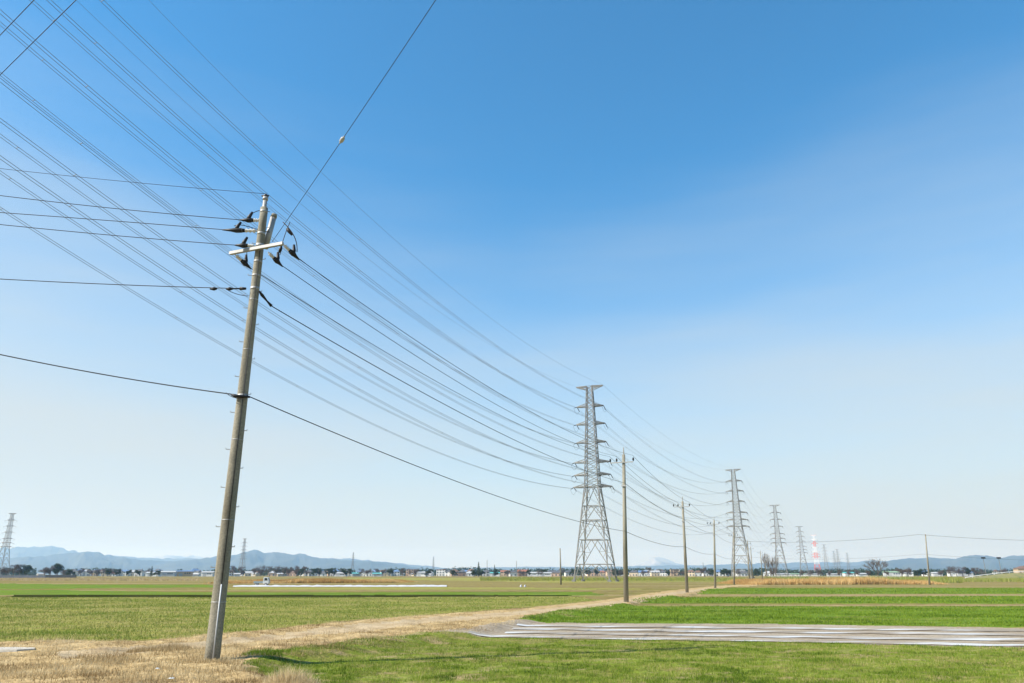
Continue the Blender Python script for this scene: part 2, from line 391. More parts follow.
add_tower(867, 1980, .3, .9, 'tiny faint pylon just left of the bare tree, farthest of the right row')
add_tower(xat(0, 690), 690, .2, 1, 'grey lattice pylon at the left edge, standing over the dark trees')
add_tower(xat(241, 1150), 1150, .35, .9, 'slim distant pylon just right of the leaning concrete pole', .97)
add_tower(xat(352, 1750), 1750, .8, .5, 'tiny faint pylon over the houses, between leaning pole and dark conifer', .9)
add_tower(xat(433, 2300), 2300, .8, .5, 'tiny faint pylon standing left of the dark pointed conifer', .95)

# ------------------------------------------------------------------ overhead conductors
d1 = np.array([.43,.9]); d1 /= np.linalg.norm(d1); perp = np.array([d1[1], -d1[0]])
d0 = np.array(T[0])-T0; d0 /= np.linalg.norm(d0); pp0 = np.array([d0[1], -d0[0]])
def sagline(a, b, sag, n=40):
    a, b = Vector(a), Vector(b); return [a.lerp(b, i/n)-Vector((0,0,4*sag*(i/n)*(1-i/n))) for i in range(n+1)]
def bundle(a, b, sag, r, twin, n=48):
    m = MB(); pts = sagline(a, b, sag, n); d = (Vector(b)-Vector(a)); s = Vector((d.y, -d.x, 0)).normalized()*.25
    if not twin: m.tube(pts, r, 5)
    else:
        m.tube([p+s for p in pts], r, 5); m.tube([p-s for p in pts], r, 5)
        for k in range(4, n-2, 6): m.bar(pts[k]+s, pts[k]-s, .05)
    return m
LV = ['top ground wire','first crossarm','second crossarm','third crossarm','fourth crossarm','fifth crossarm','lowest crossarm']
tw = {'R1':.19,'R2':-.65,'L1':1.08,'R3':-1.02,'L2':.78,'L3':.57,'R4':-3.1,'R5':-3.28,'L4':.32,'R6':-3.6,'L5':-.08,'L6':-.44}
for i in range(7):
    for sd, nm in ((1,'R'),(-1,'L')):
        off = pT*AL[i]*sd; ins = 0 if i == 0 else 2.9; drop = 0 if i == 0 else .75
        a = np.array(T[0])+off-dT*ins; b = T0+pp0*AL0[i]*sd
        za = HZ[i]-drop+TOWER_Z*0; zb = HZ[i]-.6*(i > 0)+24.49+tw.get(nm+str(i), 0)
        sag = 10.18 if i == 0 else 8.84
        side = 'right' if sd > 0 else 'left'
        o = bundle((*a, za), (*b, zb), sag, .018 if i == 0 else .027, i > 0).build('power_line', wire_m, None, True)
        what = 'thin ground wire' if i == 0 else 'twin conductor'
        tag(o, f"{what} sweeping up left from the {side} end of the biggest pylon's {'top arm' if i==0 else LV[i]}", 'power line', 'transmission wires sweeping to the upper left')
        # next span
        q = np.array(T[0])+off+dT*ins; d2 = np.array([.42,.9]); d2 /= np.linalg.norm(d2); e = np.array(T[1])+np.array([d2[1], -d2[0]])*AL[i]*sd-d2*ins
        o = bundle((*q, za), (*e, HZ[i]-drop), 7.5 if i else 6.0, .02 if i == 0 else .024, i > 0).build('power_line', wire_m, None, True)
        tag(o, f"{what} dipping right from the {side} end of the biggest pylon's {'top arm' if i==0 else LV[i]}", 'power line', 'transmission wires between the two nearest pylons')
        for k in (1, 2, 3):
            d2 = np.array([.42,.9]); d2 /= np.linalg.norm(d2); n2 = np.array([d2[1], -d2[0]])
            a2 = np.array(T[k])+n2*AL[i]*sd+d2*ins; b2 = np.array(T[k+1])+n2*AL[i]*sd-d2*ins
            o = bundle((*a2, HZ[i]-drop), (*b2, HZ[i]-drop), 9, .03, False, 24).build('power_line', wire_m)
            tag(o, f'hair thin wire strung between the {["second and third","third and fourth","fourth and red banded"][k-1]} pylons of the receding line', 'power line', ['wires of the second span','wires of the third span','wires of the fourth span'][k-1])

# ------------------------------------------------------------------ leaning concrete pole, near
conc = mat('pole_concrete', [(.12,.105,.075),(.20,.185,.14),(.245,.225,.175),(.29,.27,.215)], scale=2.6, stretch=(1.6,1.6,.16), rough=.9, fine=(26,.22), bump=.15)
white_m = plain('white_porcelain', (.62,.60,.55), rough=.35)
galv = mat('galvanised_fittings', [(.28,.28,.27),(.38,.37,.35)], scale=5, rough=.5, metal=.3)
pvc = plain('grey_pvc', (.55,.56,.57), rough=.5)
PY = float(g(212, 659)[1]); base = atY(212, 659, PY); base.z = -.05
ax_top = atY(264.3, 208, PY)
def shaft(py):                                    # point on the pole axis that the photo shows at row py
    lo, hi = 0., 1.2
    for _ in range(40):
        k = (lo+hi)/2; p = base.lerp(ax_top, k); y, z = p.y, p.z-CAMZ
        v = 341.5-F*(-y*st+z*ct)/(y*ct+z*st)
        if v > py: lo = k
        else: hi = k
    return base.lerp(ax_top, (lo+hi)/2)
pole = empty('utility_pole', base)
def rel(m, name, mt, smooth=False, parent=None):
    off = base
    if parent and parent is not pole: off = base
    m.v = [(p[0]-off.x, p[1]-off.y, p[2]-off.z) for p in m.v]
    return m.build(name, mt, parent or pole, smooth)
m = MB(); n = 24; pts = [base.lerp(ax_top, i/n) for i in range(n+1)]
m.tube([base-Vector((0,0,.3))]+pts[1:], [.158-(.158-.092)*i/n for i in range(n+1)], 28); rel(m, 'pole_shaft', conc, True)
tp = shaft(199)
m = MB(); m.tube([ax_top-Vector((0,0,.5)), tp], [.06,.05], 14); m.tube([tp-Vector((0,0,.03)), tp+Vector((0,0,.05))], [.07,.065], 12); rel(m, 'top_post', galv, True)
m = MB(); m.tube([tp+Vector((0,0,.04)), tp+Vector((0,0,.1)), tp+Vector((0,0,.14))], [.045,.055,.03], 10); m.tube([tp+Vector((-.1,0,.09)), tp+Vector((.08,0,.09))], .025, 8); rel(m, 'insulator', glass_ins, True)
A, B = atY(273.4, 217.5, PY+.25), atY(265.2, 248, PY+.18)
m = MB(); m.tube([A, B], .075, 14); rel(m, 'brace_post', galv, True)
m = MB(); m.tube([A+Vector((0,0,.0)), A+Vector((.02,0,.09))], [.085,.07], 12); rel(m, 'post_cap', conc, True)
ca, cb = atY(230, 253.3, PY-.04+.15), atY(283, 243.4, PY-.45)
m = MB(); mid = (ca+cb)/2; dv = (cb-ca); ang = math.atan2(dv.y, dv.x)
bx = MB().box((0,0,0), (dv.length,.075,.075)); tilt = math.atan2(dv.z, math.hypot(dv.x, dv.y))
M3 = Matrix.Rotation(ang, 3, 'Z')@Matrix.Rotation(-tilt, 3, 'Y')
m.add([M3@Vector(p)+mid for p in bx.v], bx.f); rel(m, 'crossarm', galv)
for py, hgt_ in ((212,.06),(234,.06),(246,.09),(262,.05),(276,.05),(289,.08),(396,.06),(300,.03),(350,.02),(440,.02),(520,.02),(602,.02)):
    c = shaft(py); rr = .092+(.158-.092)*(1-(c.z-base.z)/(ax_top.z-base.z))
    m = MB(); m.tube([c-Vector((0,0,hgt_/2)), c+Vector((0,0,hgt_/2))], rr+.004, 28); rel(m, 'steel_band', galv, True)
u_ = (ax_top-base).normalized()
for k in range(20):
    z = 1.9+k*.43
    c = base+u_*z; rr = .158-(.066)*(z/(ax_top.z-base.z)); s = 1 if k % 2 else -1
    dvec = Vector((s*.97, -.25, 0)); m = MB(); m.tube([c+dvec*(rr-.02), c+dvec*(rr+.095)], .008, 6); m.tube([c+dvec*(rr+.095), c+dvec*(rr+.095)+Vector((0,0,.03))], .008, 6)
    rel(m, 'step_bolt', galv)
cdir = Vector((.45, -.9, 0)).normalized()
m = MB(); m.tube([base+cdir*.17+u_*(-.1), base+cdir*.166+u_*.8, base+cdir*.16+u_*1.55], .014, 10); rel(m, 'ground_conduit', pvc, True)
m = MB(); m.tube([base+cdir*.16+u_*1.5, base+cdir*.142+u_*4.5, base+cdir*.108+u_*9.6], .008, 6); rel(m, 'earth_wire', black_m, True)
def strain(a, b, hood=True, up=Vector((0,0,1))):
    """strain insulator from fitting a to the wire end b: porcelain sheds then a black hood"""
    d = b-a; m = MB(); pts = []; rs = []
    for k in range(9): pts.append(a+d*(.1+.5*k/8)); rs.append(.055 if k % 2 else .025)
    m.tube([a, a+d*.12], .015, 6); m.tube(pts, rs, 10); o = rel(m, 'strain_insulator', white_m, True)
    h = MB(); h.tube([a+d*.42, a+d*.56, a+d*.74, a+d*.9, b+d*.18], [.036,.058,.066,.04,.015], 10)
    if hood:
        q = a+d*.72; h.tube([q, q+up*.1+d*.04, q+up*.24+d*.0], [.058,.048,.028], 8)
    h.v = [(p[0]-base.x, p[1]-base.y, p[2]-base.z) for p in h.v]; h.build('insulator_cover', black_m, o, True)
LEFT = [((262,220.5),(243,220),PY),((259,231),(228,230),PY),((256,246),(238,245.3),PY-.1)]
lends = []
for (a, b, y) in LEFT:
    A, B = atY(*a, y), atY(*b, y-.05); strain(A, B, True, Vector((.35,0,.94))); lends.append(B)
m = MB(); m.tube([atY(262,231,PY), atY(246,230.5,PY-.02)], .02, 6); rel(m, 'extension_rod', galv)
RIGHT = [((235,254.5),(249,267),PY+.1),((268,252),(280.5,264.5),PY-.25),((283,244),(297,257.5),PY-.45)]
rends = []
for (a, b, y) in RIGHT:
    A, B = atY(*a, y), atY(*b, y+.25); strain(A, B, True, Vector((.0,0,1))); rends.append(B)
def curve(p0, p1, p2, p3, n=14):
    return [p0*(1-t)**3+p1*3*t*(1-t)**2+p2*3*t*t*(1-t)+p3*t**3 for t in [i/n for i in range(n+1)]]
# jumper loops
for a, b, up in (((246,218),(275,219),-22),((233,226),(274,238),-8),((243,242),(247,258),0)):
    pass
m = MB(); m.tube(curve(atY(297,252,PY-.3), atY(298,238,PY-.3), atY(291,230,PY-.3), atY(283,222,PY-.2)), .012, 6)
m.tube([atY(287,228.5,PY-.25), atY(289,231,PY-.25), atY(292,235,PY-.26)], [.03,.05,.025], 8); rel(m, 'jumper_wire', black_m, True)
m = MB(); m.tube(curve(atY(280,255,PY-.2), atY(281,246,PY-.2), atY(284,236,PY-.2), atY(290,222,PY-.2)), .01, 6)
m.tube([atY(279.5,252.5,PY-.2), atY(280.6,249,PY-.2), atY(281.6,246,PY-.2)], [.03,.045,.02], 8); rel(m, 'jumper_wire', black_m, True)
m = MB(); m.tube(curve(atY(247,258,PY+.1), atY(247,250,PY), atY(246,246,PY-.1), atY(243.5,242,PY-.1)), .01, 6); rel(m, 'jumper_wire', black_m, True)
m = MB(); m.tube(curve(atY(249,216,PY), atY(256,210,PY), atY(262,209,PY), atY(270,212,PY+.2)), .009, 6); rel(m, 'jumper_wire', black_m, True)
m = MB(); m.tube(curve(atY(234,226,PY), atY(243,222,PY), atY(256,231,PY), atY(270,232,PY+.1)), .009, 6); rel(m, 'jumper_wire', black_m, True)
# low voltage racks and communication clamp
A = shaft(288.5); 
m = MB(); m.tube([atY(246,288.6,PY-.1), atY(240,288.6,PY-.1)], [.03,.045], 8); m.tube([atY(240,288.6,PY-.1), atY(226,288.8,PY-.1)], .018, 6)
for q in (229, 213): m.tube([atY(q+4,288.8,PY-.1), atY(q+1,288.8,PY-.1), atY(q-3,288.9,PY-.1)], [.02,.048,.02], 8)
m.tube(curve(atY(226,289,PY-.1), atY(232,293,PY-.1), atY(240,295.5,PY-.1), atY(248,296,PY-.1)), .008, 5); rel(m, 'wire_clamp', black_m, True)
m = MB(); m.tube([atY(259,291,PY-.1), atY(262,295,PY), atY(267,301,PY+.1), atY(271.5,306,PY+.2)], [.02,.04,.02,.04], 8); rel(m, 'wire_clamp', black_m, True)
m = MB(); m.tube([atY(231,394.5,PY-.15), atY(235,396,PY-.15), atY(250,397,PY-.1)], [.02,.04,.025], 8)
m.tube(curve(atY(226,392.5,PY-.15), atY(230,397,PY-.2), atY(236,399,PY-.2), atY(247,399,PY-.2)), .008, 5); rel(m, 'cable_clamp', black_m, True)
tag(pole, 'tall leaning concrete utility pole with pale crossarm and black insulators, nearest at left', 'utility pole', 'utility poles')

# wires from the near pole to the left, out of the frame
def line_px(name, pts, Ys, r, label, group=None, m=black_m, ext=None):
    """smooth wire through points of the place; ext adds free length past the last point"""
    V = [atY(a, b, y) for (a, b), y in zip(pts, Ys)]
    P3 = []
    nseg = 40
    X = np.array([[*p] for p in V]); s = np.linspace(0, 1, len(V)); co = [np.polyfit(s, X[:,k], min(2, len(V)-1)) for k in range(3)]
    for q in np.linspace(0, 1+(ext or 0), nseg+1): P3.append(Vector([np.polyval(c, q) for c in co]))
    P3[0] = V[0]
    o = MB().tube(P3, r, 6).build(name, m, None, True); tag(o, label, 'power line', group); return o
def left_wire(A, p_mid, p_end, Ym, Ye, r, label):
    V = [A, atY(*p_mid, Ym), atY(*p_end, Ye)]
    X = np.array([[*p] for p in V]); s = np.array([0, (V[1].x-A.x)/(V[2].x-A.x), 1]); co = [np.polyfit(s, X[:,k], 2) for k in range(3)]
    pts = [Vector([np.polyval(c, q) for c in co]) for q in np.linspace(0, 2.2, 60)]
    o = MB().tube(pts, r, 6).build('power_line', black_m, None, True); tag(o, label, 'power line', 'wires leaving the leaning pole to the left')
left_wire(tp+Vector((0,0,.15)), (130,182), (0,168.5), 17, 16.9, .006, 'thin top wire from the leaning pole tip to the left edge')
left_wire(lends[0], (120,209), (0,195.5), 17, 16.9, .009, 'highest of the three insulated wires running left from the leaning pole')
left_wire(lends[1], (115,221), (0,212.5), 17, 16.9, .009, 'middle of the three insulated wires running left from the leaning pole')
left_wire(lends[2], (115,235.5), (0,224.5), 17, 16.9, .009, 'lowest of the three insulated wires running left, at the crossarm height')
left_wire(atY(246,288.6,PY-.1), (115,284.5), (0,279), 17, 16.9, .010, 'wire with black dashes running level left below the crossarm')
left_wire(shaft(396)-Vector((.1,.12,0)), (115,376.5), (0,354.5), 17, 16.9, .013, 'thick dark cable sagging left from the middle of the leaning pole')

# ------------------------------------------------------------------ slim concrete poles along the track
def make_slim(H, lean, mt=conc, arms=True, right=True):
    root = empty('utility_pole', (0,0,0)); top = Vector((lean, 0, H))
    m = MB(); m.tube([Vector((0,0,-.4)), top*.5, top], [.17,.135,.1], 14); m.build('pole_shaft', mt, root, True)
    if arms:
        z = H-.55; c = top*(z/H)
        a = MB(); a.box((0,0,0), (1.6,.06,.06)); a.v = [tuple(Vector(p)+c+Vector((-.1,-.15,0))) for p in a.v]; o = a.build('crossarm', galv, root)
        for x in (-.9, -.45, .7):
            i = MB(); q = c+Vector((x, -.15, .05)); i.tube([q, q+Vector((0,0,.1)), q+Vector((0,0,.2)), q+Vector((0,0,.24))], [.03,.065,.055,.03], 8); i.build('insulator', black_m, root, True)
        t = MB(); t.tube([top, top+Vector((lean/H*.5,0,.5))], [.05,.035], 8); t.build('top_spike', galv, root)
        k = MB(); k.box((top*.78)+Vector((0,-.12,0)), (.3,.12,.1)); k.build('wire_bracket', galv, root)
        for s in range(12):
            pass
    return root
SP = [(626,602,457,623.5,'tall concrete pole with short crossarm right of the biggest pylon'),
      (687,592.5,503,682.5,'concrete pole with crossarm, second of the row right of centre'),
      (715,587.5,521.5,713.7,'slim concrete pole between the second pole of the row and the second pylon'),
      (734,583.8,534,733.5,'slim pole standing in front of the second pylon'),
      (749,582,541.5,747.5,'slim pole with a wide flat crossarm right of the second pylon'),
      (752.3,580.6,547,750.5,'shorter slim pole close to the right of the wide armed pole'),
      (762,579.2,551.5,760.3,'thin distant pole left of the bare shrub'),
      (766,578.8,553.5,764.7,'thin distant pole rising out of the bare shrub')]
spo = []; spd = {4:182, 5:218, 6:266, 7:292}
arm_ang = math.atan2(-.38, .92)
for i, (bx_, by_, ty_, ln, lab) in enumerate(SP):
    if i in spd: Y = spd[i]; X = xat(bx_, Y)
    else: q = g(bx_, by_); X, Y = q
    H = zat(ty_, Y)+.25
    ln = (float(atY(ln, ty_, Y).x)-X)/math.cos(arm_ang if i != 4 else .1)
    o = make_slim(H, ln); o.location = (X, Y, -.1 if i < 4 else -.25); o.rotation_euler = (0,0,arm_ang if i != 4 else .1); tag(o, lab, 'utility pole', 'utility poles'); spo.append((X, Y, H, ln))
# far right leaning pole and thin left field pole
q = g(929.5, 584); H = zat(535, q[1])+.25; po = make_slim(H, float(atY(925.5,535,q[1]).x-q[0]), conc, False); po.location = (*q, -.1); tag(po, 'lone pole at the right, in front of the orange reeds', 'utility pole', 'utility poles'); FR = (q[0], q[1], H)
q = g(561, 583.8); po = make_slim(zat(549, q[1])+.25, -.05, conc, False); po.location = (*q, -.1); tag(po, 'short thin bare pole in the field left of the biggest pylon', 'utility pole', 'utility poles')

# wires along the row
def armpt(i, x, dz=0):
    X, Y, H, ln = spo[i]; a = arm_ang if i != 4 else .1; k = (H-.55)/H
    return Vector((X+math.cos(a)*(ln*k-.1+x), Y+math.sin(a)*(ln*k-.1+x)-.15, H-.2+dz))
names3 = ['left','middle','right']
for j, x in enumerate((-.9,-.45,.7)):
    o = MB().tube(sagline(rends[j], armpt(0, x), .75, 40), .009, 6).build('power_line', black_m, None, True)
    tag(o, f'insulated wire from the {names3[j]} crossarm insulator of the leaning pole to the next pole', 'power line', 'wires along the pole row')
    for i in range(0, 5):
        o = MB().tube(sagline(armpt(i, x), armpt(i+1, x), .35, 16), .012, 5).build('power_line', black_m, None, True)
        tag(o, f'thin wire between the {ORD[i+1]} and {ORD[i+2]} poles of the receding row', 'power line', f'crossarm wires of span {ORD[i+1]}')
lv = atY(271.5, 306, PY+.2)
def bodypt(i, f): X, Y, H, ln = spo[i]; return Vector((X+ln*f, Y-.2, H*f-.1))
o = MB().tube(sagline(lv, bodypt(0, .80), .55, 44), .012, 6).build('power_line', black_m, None, True); tag(o, 'dark low voltage wire curving from below the crossarm of the leaning pole to the right', 'power line', 'wires along the pole row')
cm = shaft(396)+Vector((.12,-.05,0))
o = MB().tube(sagline(cm, bodypt(0, .47), .45, 44), .013, 6).build('communication_cable', black_m, None, True); tag(o, 'thick dark cable sagging right from the middle of the leaning pole', 'cable', 'wires along the pole row')
for i in range(0, 5):
    for f1, nm in ((.80,'low voltage wire'),(.5,'lower cable')):
        o = MB().tube(sagline(bodypt(i, f1 if i or f1 > .6 else .47), bodypt(i+1, f1), .3, 16), .016, 5).build('power_line', black_m, None, True)
        tag(o, f'{nm} between the {ORD[i+1]} and {ORD[i+2]} poles of the receding row', 'power line', f'{nm}s of the pole row')
# right cross line
X4, Y4, H4, _ = spo[4]
for dz, lab in ((0,'upper'),(-3.6,'lower')):
    a = Vector((X4, Y4, H4+dz-.2)); b = Vector((FR[0]+(-.55 if dz == 0 else -.3), FR[1], FR[2]+dz-.15)); e = Vector((FR[0]+62, FR[1]-6, FR[2]+dz+.2))
    o = MB().tube(sagline(a, b, .7, 30), .022 if dz == 0 else .012, 5).build('power_line', black_m, None, True); tag(o, f'{lab} wire running from the lone right pole left to the wide armed pole', 'power line', 'wires of the lone right pole')
    o = MB().tube(sagline(b, e, 1.5, 30), .022 if dz == 0 else .012, 5).build('power_line', black_m, None, True); tag(o, f'{lab} wire running from the lone right pole off the right edge', 'power line', 'wires of the lone right pole')
# overhead wires above the camera
def overhead(a, b, r, lab, ext=1.2, sag=.4):
    a, b = Vector(a), Vector(b); e = a+(b-a)*ext; s = a-(b-a)*0
    o = MB().tube(sagline(s, e, sag, 40), r, 6).build('power_line', black_m, None, True); tag(o, lab, 'power line', 'wires overhead'); return o
pa, pb = atY(0,75,11.7), atY(76,0,9.8); dd = pb-pa; overhead(pa-dd*4, pa+dd*4, .0065, 'dark wire slanting across the upper left corner, the longer of two', 1, .0)
pa, pb = atY(0,35.3,10.7), atY(34,0,9.8); dd = pb-pa; overhead(pa-dd*8, pa+dd*8, .0065, 'dark wire slanting across the very upper left corner, the shorter of two', 1, .0)
wa, wb = atY(272,242,PY+.1), atY(432,0,9.9)
overhead(wa, wb, .006, 'single wire climbing from the leaning pole to the top edge, carrying a small pale fitting', 1.8, .12)
def on_line(px):                                   # the place on that wire seen at column px
    lo, hi = 0., 1.
    pts = sagline(wa, wa+(wb-wa)*1.8, .12, 400); best = min(pts, key=lambda p: abs(512+F*p.x/(p.y*ct+(p.z-CAMZ)*st)-px) if p.y > 2 else 1e9); return best
bp = on_line(342); dw = (wb-wa).normalized()
m = MB(); m.tube([bp-dw*.07, bp-dw*.05, bp+dw*.05, bp+dw*.07], [.015,.042,.042,.015], 12); m.tube([bp-dw*.12, bp+dw*.12], .018, 8)
o = m.build('wire_fitting', plain('grey_fitting', (.38,.38,.37), rough=.5), None, True); tag(o, 'small pale cylindrical fitting clamped on the wire that climbs to the top edge', 'wire fitting')

# ------------------------------------------------------------------ grass, reeds (uncountable)
def blades(name, x, y, h, wd, m, tint, lean=.5, z=None):
    n = len(x); z = hgt(x, y) if z is None else z; a = rng.random(n)*2*np.pi; l = rng.random(n)**1.2*lean; b = rng.random(n)*2*np.pi
    bx, by = np.cos(a)*wd/2, np.sin(a)*wd/2
    v = np.empty((n, 3, 3)); v[:,0] = np.stack([x-bx, y-by, z-.01], -1); v[:,1] = np.stack([x+bx, y+by, z-.01], -1)
    v[:,2] = np.stack([x+np.cos(b)*h*l, y+np.sin(b)*h*l, z+h*np.sqrt(np.clip(1-l*l, .05, 1))], -1)
    o = npmesh(name, v.reshape(-1, 3), np.arange(n*3).reshape(-1, 3), m, np.repeat(tint, 3)); tag(o, kind='stuff'); return o
def scatter(n, poly, ymin, ymax, tmax=.80, tmin=-.80):
    u = rng.random(n); y = 1/(1/ymin+(1/ymax-1/ymin)*u); y = np.where(rng.random(n) < .5, y, ymin+(ymax-ymin)*rng.random(n))
    x = (tmin+(tmax-tmin)*rng.random(n))*y
    k = inside(poly, x+(fbm(x*1.7, y*1.7)-.5)*.7, y+(fbm(x*1.3+40, y*1.3+7)-.5)*.7); return x[k], y[k]
dry_b = blade_mat('dry_grass_blades', [(.22,.145,.06),(.39,.285,.145),(.55,.43,.24),(.66,.55,.35)])
green_b = blade_mat('crop_blades', [(.04,.08,.005),(.115,.19,.011),(.175,.255,.02),(.27,.285,.055),(.45,.36,.17)])
olive_b = blade_mat('stubble_blades', [(.125,.20,.022),(.20,.25,.042),(.28,.265,.08),(.44,.36,.18)])
reed_b = blade_mat('reed_blades', [(.29,.16,.05),(.47,.28,.10),(.58,.40,.17),(.66,.50,.25)])
x, y = scatter(520000, VERGE, 11.5, 40)
rd = inside(ROAD, x, y); mid_ = pdist(ROAD, x, y) > .85; keep = ~rd | (rng.random(len(x)) < np.where(mid_, .42, .07)); x, y = x[keep], y[keep]
cl = fbm(x*1.5, y*1.5, 4); keep = rng.random(len(x)) < np.clip((cl-.25)*2.2, .15, 1); x, y, cl = x[keep], y[keep], cl[keep]
tuft = np.exp(-(((x+8.0)/1.3)**2+((y-17.6)/1.0)**2))
h = (.03+.075*rng.random(len(x))**2)*(.5+cl)*(1+1.8*tuft)
blades('dry_grass', x, y, h, .008+.008*rng.random(len(x)), dry_b, np.clip(.15+.6*rng.random(len(x))+(fbm(x*.7+5, y*.9, 4)-.5)*1.6-.35*tuft, 0, 1), .985)
CR = FIELDS[0][1]
x, y = scatter(850000, CR, 12.5, 25.5)
cl = fbm(x*.9+30, y*1.4, 4); row = .5+.5*np.cos(y*2*np.pi/.30+.8*fbm(x*.3, y*.2)); keep = rng.random(len(x)) < np.clip(.25+.9*(cl-.25)+.35*row, .1, 1); x, y, cl = x[keep], y[keep], cl[keep]
t_ = np.clip(.04+rng.random(len(x))**1.1*.75+(.56-cl)*1.2, 0, 1)
pt = .5*fbm(x*2.3+11, y*2.6, 4)+.5*fbm(x*6+3, y*5, 3); keep = (rng.random(len(x)) < np.clip((pt-.37)*5.5, .06, 1)); x, y, t_, pt = x[keep], y[keep], t_[keep], pt[keep]
blades('young_crop', x, y, (.03+.05*rng.random(len(x)))*(.4+pt), .006+.005*rng.random(len(x)), green_b, np.clip(t_+(.55-pt)*.8, 0, 1), .92)
x, y = scatter(260000, FIELDS[1][1], 24, 48)
cl = .55*fbm(x*.35+3, y*1.3, 4)+.45*fbm(x*1.6, y*2.6+4, 3); kp = rng.random(len(x)) < np.clip((cl-.36)*6, .1, 1); x, y, cl = x[kp], y[kp], cl[kp]; t_ = np.clip(rng.random(len(x))*.5+(.6-cl)*1.3, 0, 1)
blades('young_crop', x, y, (.04+.06*rng.random(len(x)))*(.4+1.1*cl), .016+.012*rng.random(len(x)), green_b, t_, .7)
for fi, (y0, y1) in ((2,(45,75)),(3,(60,120))):
    x, y = scatter(70000, FIELDS[fi][1], y0, y1); cl = fbm(x*.3+3, y*.5, 4)
    blades('young_crop', x, y, .06+.1*rng.random(len(x)), .03+.02*rng.random(len(x)), green_b, np.clip(rng.random(len(x))*.5+(.6-cl)*.8, 0, 1), .7)
x, y = scatter(620000, FIELDS[5][1], 17, 66)
cl = fbm(x*.35+8, y*.55, 4); keep = rng.random(len(x)) < np.clip(.3+1.2*(cl-.3), .1, 1); x, y, cl = x[keep], y[keep], cl[keep]
blades('stubble', x, y, .03+.07*rng.random(len(x)), (.008+.0004*y+.006*rng.random(len(x))), olive_b, np.clip(rng.random(len(x))*.66+.03+(.53-cl)*.9, 0, 1), .8)
for nm, pl, xs in (('reed_bed', ((744,584),(955,583.5)), None), ('reed_bed', ((196,583),(410,582)), None)):
    n = 70000; a = rng.random(n); px = pl[0][0]+(pl[1][0]-pl[0][0])*a
    q0, q1 = g(*pl[0]), g(*pl[1]); x = q0[0]+(q1[0]-q0[0])*a; y = q0[1]+(q1[1]-q0[1])*a+rng.random(n)*26
    env = np.clip(np.minimum(a, 1-a)*9, 0.15, 1)*(.1+1.3*fbm(x*.13+5, y*.05, 4))*((.72+.6*np.exp(-((a-.62)/.13)**2)) if pl[0][0] > 500 else .75)
    h = 1.6*env*(.35+.75*rng.random(n)**.7); blades(nm, x, y, h, .09+.06*rng.random(n), reed_b, np.clip(.15+.6*rng.random(n)+(fbm(x*.1, y*.1)-.5), 0, 1), .3, np.full(n, -.25))
# low weeds along the far edge of the fields
for (x0, x1, yy, hh, mm_, dens) in ((480,745,300,1.2,olive_b,26000),(-60,200,300,.9,dry_b,16000),(955,1080,260,1.0,olive_b,9000),(765,962,240,1.7,olive_b,16000)):
    n = dens; a = rng.random(n); Yp = yy+rng.random(n)*120-60; x = np.array([xat(p, Y_) for p, Y_ in zip(x0+(x1-x0)*a, Yp)])
    blades('weeds', x, Yp, hh*(.3+.7*rng.random(n))*(.4+fbm(x*.05, Yp*.05)), .12+.1*rng.random(n), mm_, np.clip(.25+.5*rng.random(n), 0, 1), .4, np.full(n, -.25))

# tufts that stand out
def tuft_thing(px, py, rad, hh, n, m, lab, t0, t1):
    q = g(px, py); a = rng.random(n)*2*np.pi; r = rad*np.sqrt(rng.random(n)); x = q[0]+r*np.cos(a)*1.5; y = q[1]+r*np.sin(a)
    h = hh*(.4+.6*rng.random(n))*(1-.6*(r/rad)**2); k = hgt(x, y)
    o = blades('grass_tuft', x, y, h, .008+.008*rng.random(n), m, t0+(t1-t0)*rng.random(n), .75, k); del o['kind']; tag(o, lab, 'grass tuft')
tuft_thing(292, 685, .32, .42, 2600, dry_b, 'pale straw tuft at the bottom edge, where the verge meets the green field', .55, 1)
tuft_thing(160, 650, .5, .22, 2600, dry_b, 'wide brown dry grass tuft on the verge left of the leaning pole', .1, .6)
tuft_thing(214, 660.5, .42, .10, 1500, dry_b, 'short dry weeds around the foot of the leaning pole', .2, .8)
tuft_thing(262, 655, .3, .2, 1500, green_b, 'green weed clump right of the leaning pole foot, in its shadow', .05, .5)

# ------------------------------------------------------------------ plastic mulch, row cover, slab, litter
film = mat('mulch_film', [(.24,.19,.13),(.31,.26,.20),(.42,.40,.37),(.48,.48,.47)], scale=1.3, stretch=(.22,2.6,1), rough=.45, contrast=(.40,.60))
def ribbon(name, a, b, width, h, mt, lab, cat, group, seed, wb=.05):
    a, b = np.array(a), np.array(b); L = np.linalg.norm(b-a); n = int(L/.35); d = (b-a)/L; p = np.array([-d[1], d[0]])
    s = np.linspace(0, L, n); wob = (fbm(s*.35+seed, s*0+seed)-.5)*wb; ww = width*(.62+.5*fbm(s*.25+seed*2, s*0+1)); hh = h*(.5+fbm(s*1.2, s*0+seed*3))
    cs = [(-.5,0),(-.36,.7),(-.12,1),(.14,.95),(.36,.65),(.5,0)]; V = []
    for i in range(n):
        c = a+d*s[i]+p*wob[i]
        for (o_, z_) in cs: V.append((*(c+p*ww[i]*o_), -.262+z_*hh[i]+.03))
    base_z = hgt(np.array([v[0] for v in V]), np.array([v[1] for v in V])); V = [(v[0], v[1], v[2]+.25+bz) for v, bz in zip(V, base_z)]
    k = len(cs); f = [(i*k+j, i*k+j+1, (i+1)*k+j+1, (i+1)*k+j) for i in range(n-1) for j in range(k-1)]
    o = npmesh(name, V, np.array(f), mt, smooth=True); tag(o, lab, cat, group); return o
BA, BB = g(468,637.0,z=-.15), g(1500,655,z=-.15); TA, TB = g(522,625.0,z=-.15), g(1500,635,z=-.15)
